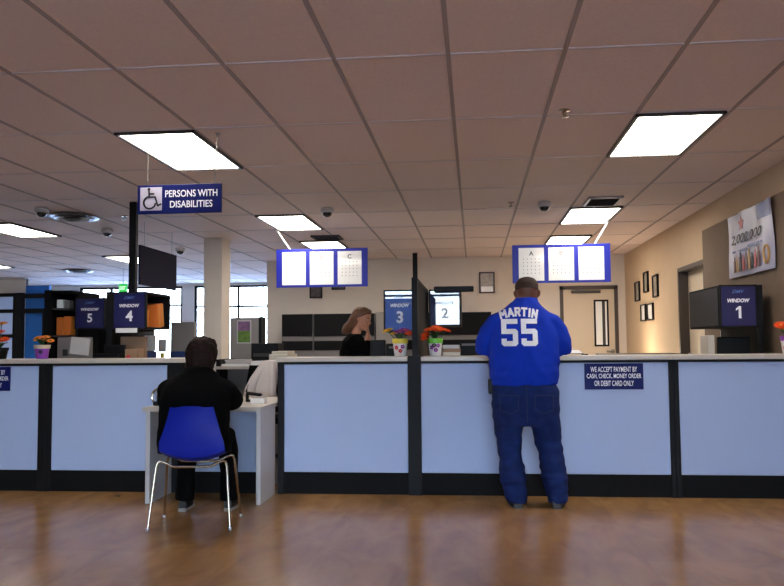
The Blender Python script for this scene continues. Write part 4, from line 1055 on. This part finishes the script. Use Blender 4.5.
# --- seated person at the low desk
sx, sy = -1.915, 5.40
sp = thing('person', 'person in black jacket seated on the blue chair at the low desk', 'person', (sx, sy, 0))
m = MB(); HC = (sx + .018, sy + .15, 1.122)
P = head(m, HC, (0, 1, -.3), (0, .28, 1), h=.235)
m.loft([((sx, sy + .06, .90), (.07, 0, 0), (0, .065, 0)), ((sx - .005, sy + .09, .98), (.056, 0, 0), (0, .056, 0)), ((sx - .01, sy + .12, 1.05), (.055, 0, 0), (0, .056, 0))])
m.zloft([(.47, sx, sy + .0, .16, .12), (.6, sx, sy - .01, .15, .105), (.78, sx, sy + .01, .16, .11), (.88, sx, sy + .04, .14, .09), (.93, sx, sy + .06, .08, .07)])
for s_ in (-1, 1):
    sh = V((sx + s_ * .155, sy + .05, .865)); el = V((sx + s_ * .225, sy + .19, .80)); wr = V((sx + s_ * .08, sy + .56, .775))
    m.tube([sh, (sh + el) / 2, el, (el + wr) / 2, wr], [.05, .045, .042, .036, .026], 12)
    hand(m, wr, (-s_ * .4, .9, -.03), (0, 0, -1), s_, .35, .92)
    hp = V((sx + s_ * .09, sy + .02, .52)); kn = V((sx + s_ * .13, sy + .42, .52)); an = V((sx + s_ * .165, sy + .40, .09))
    m.tube([hp, (hp + kn) / 2, kn, kn * .5 + an * .5, an], [.085, .075, .055, .05, .035], 12)
    m.loft([(an, (.035, 0, 0), (0, .04, 0)), (an + V((0, .05, -.05)), (.035, 0, 0), (0, .08, 0))], 12)
remeshed(m, 'body', 'skinlight', sp, .008, 3)
face_bits(sp, P)
m = MB()
m.zloft([(.46, sx, sy + .03, .255, .16), (.54, sx, sy + .0, .25, .16), (.64, sx, sy - .01, .238, .155), (.74, sx, sy - .01, .24, .155), (.82, sx, sy + .0, .238, .15), (.89, sx, sy + .02, .225, .14), (.94, sx, sy + .04, .20, .125), (.985, sx + .002, sy + .06, .155, .112), (1.02, sx + .004, sy + .075, .11, .098), (1.05, sx + .006, sy + .085, .082, .082)], 30, 2.3)
for s_ in (-1, 1):
    m.tube([(sx + s_ * .12, sy + .045, .90), (sx + s_ * .195, sy + .07, .875), (sx + s_ * .235, sy + .16, .81), (sx + s_ * .16, sy + .38, .80), (sx + s_ * .085, sy + .545, .782)], [.09, .088, .075, .06, .047], 16)
remeshed(m, 'jacket', 'blackcloth', sp, .009, 5, lambda p: noise.noise(V((p.x * 10, p.y * 10, p.z * 8))) * .006 + noise.noise(p * 24) * .003)
m = MB()
m.zloft([(.46, sx, sy + .0, .17, .13), (.58, sx, sy, .17, .13)])
for s_ in (-1, 1):
    m.tube([(sx + s_ * .085, sy + .02, .535), (sx + s_ * .115, sy + .25, .54), (sx + s_ * .13, sy + .41, .525), (sx + s_ * .145, sy + .43, .42), (sx + s_ * .158, sy + .40, .25), (sx + s_ * .165, sy + .395, .07)], [.095, .088, .078, .072, .065, .07], 16)
remeshed(m, 'trousers', 'blackcloth', sp, .009, 4, lambda p: noise.noise(p * 14) * .005)
sp.rotation_euler = (0, 0, .10)
# hair: full, collar length, with wavy surface
r_, f_, u_ = frame_from((0, 1, -.3), (0, .28, 1))
m = MB(); C_ = V(HC)
secs = []
for t_, w_, fr, bk in ((-.62, .072, .02, .075), (-.48, .086, .01, .10), (-.32, .098, .02, .115), (-.15, .106, .035, .122), (.05, .109, .05, .128), (.22, .106, .075, .128), (.36, .09, .09, .115), (.48, .068, .075, .092), (.56, .035, .04, .05), (.585, .01, .012, .014)):
    secs.append((C_ + u_ * t_ * .235 + f_ * (fr - bk) / 2, r_ * w_, f_ * (fr + bk) / 2))
m.loft(secs, 28, 2.1)
remeshed(m, 'hair', 'hairdark', sp, .007, 3, lambda p: noise.noise(V((p.x * 26, p.y * 26, p.z * 11))) * .013 + noise.noise(p * 55) * .006)
for s_ in (-1, 1):
    m = MB().loft([((sx + s_ * .165, sy + .335, .045), (.028, 0, 0), (0, 0, .04)), ((sx + s_ * .165, sy + .40, .05), (.04, 0, 0), (0, 0, .045)), ((sx + s_ * .168, sy + .50, .035), (.045, 0, 0), (0, 0, .032)), ((sx + s_ * .17, sy + .585, .022), (.022, 0, 0), (0, 0, .018))], 16)
    sh_ = m.build('shoe', 'shoeblack', sp, smooth=True)
    MB().loft([((sx + s_ * .165, sy + .325, .012), (.03, 0, 0), (0, 0, .012)), ((sx + s_ * .165, sy + .40, .009), (.042, 0, 0), (0, 0, .009)), ((sx + s_ * .168, sy + .50, .009), (.047, 0, 0), (0, 0, .009)), ((sx + s_ * .17, sy + .59, .009), (.022, 0, 0), (0, 0, .009))], 14, 4).build('sole', 'sole', sh_)

# --- woman behind the counter, walking to the right with a hand at her chin
wx, wy = -1.27, 8.6
wo = thing('person', 'brown-haired person in black walking behind the counter, hand to chin', 'person', (wx, wy, 0))
m = MB(); HC = (wx + .075, wy, 1.465); FW = (1, -.35, -.25); UP = (.25, 0, 1)
P = head(m, HC, FW, UP, h=.225, k=.97)
m.loft([((wx - .01, wy, 1.26), (.06, 0, 0), (0, .07, 0)), ((wx + .015, wy, 1.34), (.05, 0, 0), (0, .05, 0)), ((wx + .05, wy, 1.42), (.05, 0, 0), (0, .05, 0))])
m.zloft([(.80, wx - .03, wy, .12, .16), (.95, wx - .03, wy, .11, .14), (1.12, wx - .03, wy, .115, .15), (1.24, wx - .02, wy, .10, .16), (1.29, wx - .01, wy, .06, .09)])
arms = []
for s_, el, wr in ((-1, V((wx + .16, wy - .24, 1.10)), V((wx + .155, wy - .13, 1.30))), (1, V((wx + .02, wy + .24, 1.02)), V((wx + .20, wy + .20, .88)))):
    sh = V((wx - .02, wy + s_ * .165, 1.24)); arms.append((sh, el, wr, s_))
    m.tube([sh, (sh + el) / 2, el, (el + wr) / 2, wr], [.05, .045, .04, .036, .026], 12)
hand(m, arms[0][2], (-.15, .45, 1), (-1, .2, .2), 1, .8, .9)
hand(m, arms[1][2], (.5, -.1, -.8), (0, -1, 0), 1, .4, .9)
for s_, fx in ((-1, .16), (1, -.18)):
    hp = V((wx - .03, wy + s_ * .09, .82)); kn = V((wx + fx * .6, wy + s_ * .09, .45)); an = V((wx + fx - .04, wy + s_ * .09, .08))
    m.tube([hp, (hp + kn) / 2, kn, (kn + an) / 2, an], [.085, .075, .055, .05, .035], 12)
    m.loft([(an, (.04, 0, 0), (0, .035, 0)), (an + V((.05, 0, -.045)), (.085, 0, 0), (0, .034, 0))], 12)
remeshed(m, 'body', 'skinlight', wo, .0075, 3)
face_bits(wo, P)
m = MB()
m.zloft([(.70, wx - .03, wy, .15, .19), (.85, wx - .03, wy, .145, .18), (1.0, wx - .03, wy, .135, .165), (1.14, wx - .03, wy, .14, .175), (1.23, wx - .02, wy, .125, .185), (1.275, wx - .01, wy, .095, .14), (1.31, wx + .0, wy, .068, .08)], 26, 2.3)
for sh, el, wr, s_ in arms:
    m.tube([sh, (sh + el) / 2, el, el * .4 + wr * .6], [.075, .065, .056, .046], 14)
remeshed(m, 'cardigan', 'blackcloth', wo, .009, 4, lambda p: noise.noise(p * 12) * .006)
m = MB(); m.zloft([(.72, wx - .03, wy, .14, .175), (.86, wx - .03, wy, .13, .165)])
for s_, fx in ((-1, .16), (1, -.18)):
    m.tube([(wx - .03, wy + s_ * .09, .80), (wx + fx * .3, wy + s_ * .09, .62), (wx + fx * .6, wy + s_ * .09, .45), (wx + fx - .04, wy + s_ * .09, .08)], [.095, .088, .072, .07], 14)
    MB().loft([((wx + fx - .10, wy + s_ * .09, .035), (0, .03, 0), (0, 0, .034)), ((wx + fx, wy + s_ * .09, .04), (0, .042, 0), (0, 0, .038)), ((wx + fx + .14, wy + s_ * .09, .022), (0, .03, 0), (0, 0, .02))], 14).build('shoe', 'shoeblack', wo, smooth=True)
remeshed(m, 'trousers', 'blackcloth', wo, .009, 4)
r_, f_, u_ = frame_from(FW, UP); C_ = V(HC); m = MB(); secs = []
for t_, w_, fr, bk in ((-.62, .045, -.05, .155), (-.48, .066, -.03, .165), (-.3, .082, -.005, .16), (-.1, .090, .02, .145), (.1, .093, .04, .135), (.26, .09, .075, .13), (.4, .078, .085, .115), (.5, .055, .07, .085), (.57, .02, .03, .035)):
    secs.append((C_ + u_ * t_ * .225 + f_ * (fr - bk) / 2, r_ * w_, f_ * (fr + bk) / 2))
m.loft(secs, 26, 2.1)
m.tube([C_ + u_ * -.04 - f_ * .09, C_ + u_ * -.12 - f_ * .14, C_ + u_ * -.17 - f_ * .17, C_ + u_ * -.20 - f_ * .19], [.06, .058, .045, .018], 14)
remeshed(m, 'hair', 'hairbrown', wo, .0075, 3, lambda p: noise.noise(V((p.x * 18, p.y * 30, p.z * 12))) * .011 + noise.noise(p * 45) * .005)

# ------------------------------------------------------------------ light
w = bpy.data.worlds.new('sky'); S.world = w; w.use_nodes = True
nt = w.node_tree; bg = nt.nodes['Background']
tc = nt.nodes.new('ShaderNodeTexCoord'); sp_ = nt.nodes.new('ShaderNodeSeparateXYZ'); rp = nt.nodes.new('ShaderNodeValToRGB')
nt.links.new(tc.outputs['Generated'], sp_.inputs[0]); nt.links.new(sp_.outputs['Z'], rp.inputs['Fac'])
rp.color_ramp.elements[0].color = (.70, .86, 1, 1); rp.color_ramp.elements[1].color = (.26, .48, 1, 1)
rp.color_ramp.elements[0].position = .02; rp.color_ramp.elements[1].position = .6
nt.links.new(rp.outputs['Color'], bg.inputs['Color']); bg.inputs['Strength'].default_value = 13.0
def portal(x0, x1, y, z0, z1, flip):
    l = bpy.data.lights.new('daylight_opening', 'AREA'); l.shape = 'RECTANGLE'; l.size = x1 - x0; l.size_y = z1 - z0
    l.cycles.is_portal = True
    o = bpy.data.objects.new('daylight_opening', l); COL.objects.link(o)
    o.location = ((x0 + x1) / 2, y, (z0 + z1) / 2); o.rotation_euler = (PI / 2 if flip else -PI / 2, 0, 0)
portal(GX0, GX1, YF - .22, 0, 2.6, False)
portal(-9.7, -4.6, YFAR + .2, .45, 2.66, True)

l = bpy.data.lights.new('wall_glow_fill', 'POINT'); l.energy = 20; l.color = (1, .8, .58); l.shadow_soft_size = .06  # unseen point light added for the warm glow on the right wall
o = bpy.data.objects.new('wall_glow_fill', l); COL.objects.link(o); o.location = (2.02, 12.3, .98)
# ------------------------------------------------------------------ camera
Rm = ((.9945, -.0151, -.1), )
import numpy as _np
d_ = _np.array([82, 51, 805.]); d_ /= _np.linalg.norm(d_)
x_ = _np.array([8148, -119, -805.]); x_ -= d_ * (x_ @ d_); x_ /= _np.linalg.norm(x_)
n_ = _np.cross(d_, x_)
right = V((x_[0], d_[0], -n_[0])); down = V((x_[1], d_[1], -n_[1])); fwd = V((x_[2], d_[2], -n_[2]))
cam = bpy.data.cameras.new('camera'); cam.sensor_width = 36; cam.lens = 36 * 805 / 784; cam.clip_start = .05
co = bpy.data.objects.new('camera', cam); COL.objects.link(co)
mw = Matrix((right, -down, -fwd)).transposed().to_4x4(); mw.translation = V((0, 0, 1.19))
co.matrix_world = mw; S.camera = co
S.view_settings.view_transform = 'Standard'; S.view_settings.look = 'None'; S.view_settings.gamma = 1; S.view_settings.use_curve_mapping = False
S.view_settings.exposure = 0.68
S.cycles.use_denoising = True
S.cycles.max_bounces = 8; S.cycles.diffuse_bounces = 5; S.cycles.transparent_max_bounces = 12
S.cycles.sample_clamp_indirect = 8
for o in bpy.data.objects:
    if '_o' in o: del o['_o']
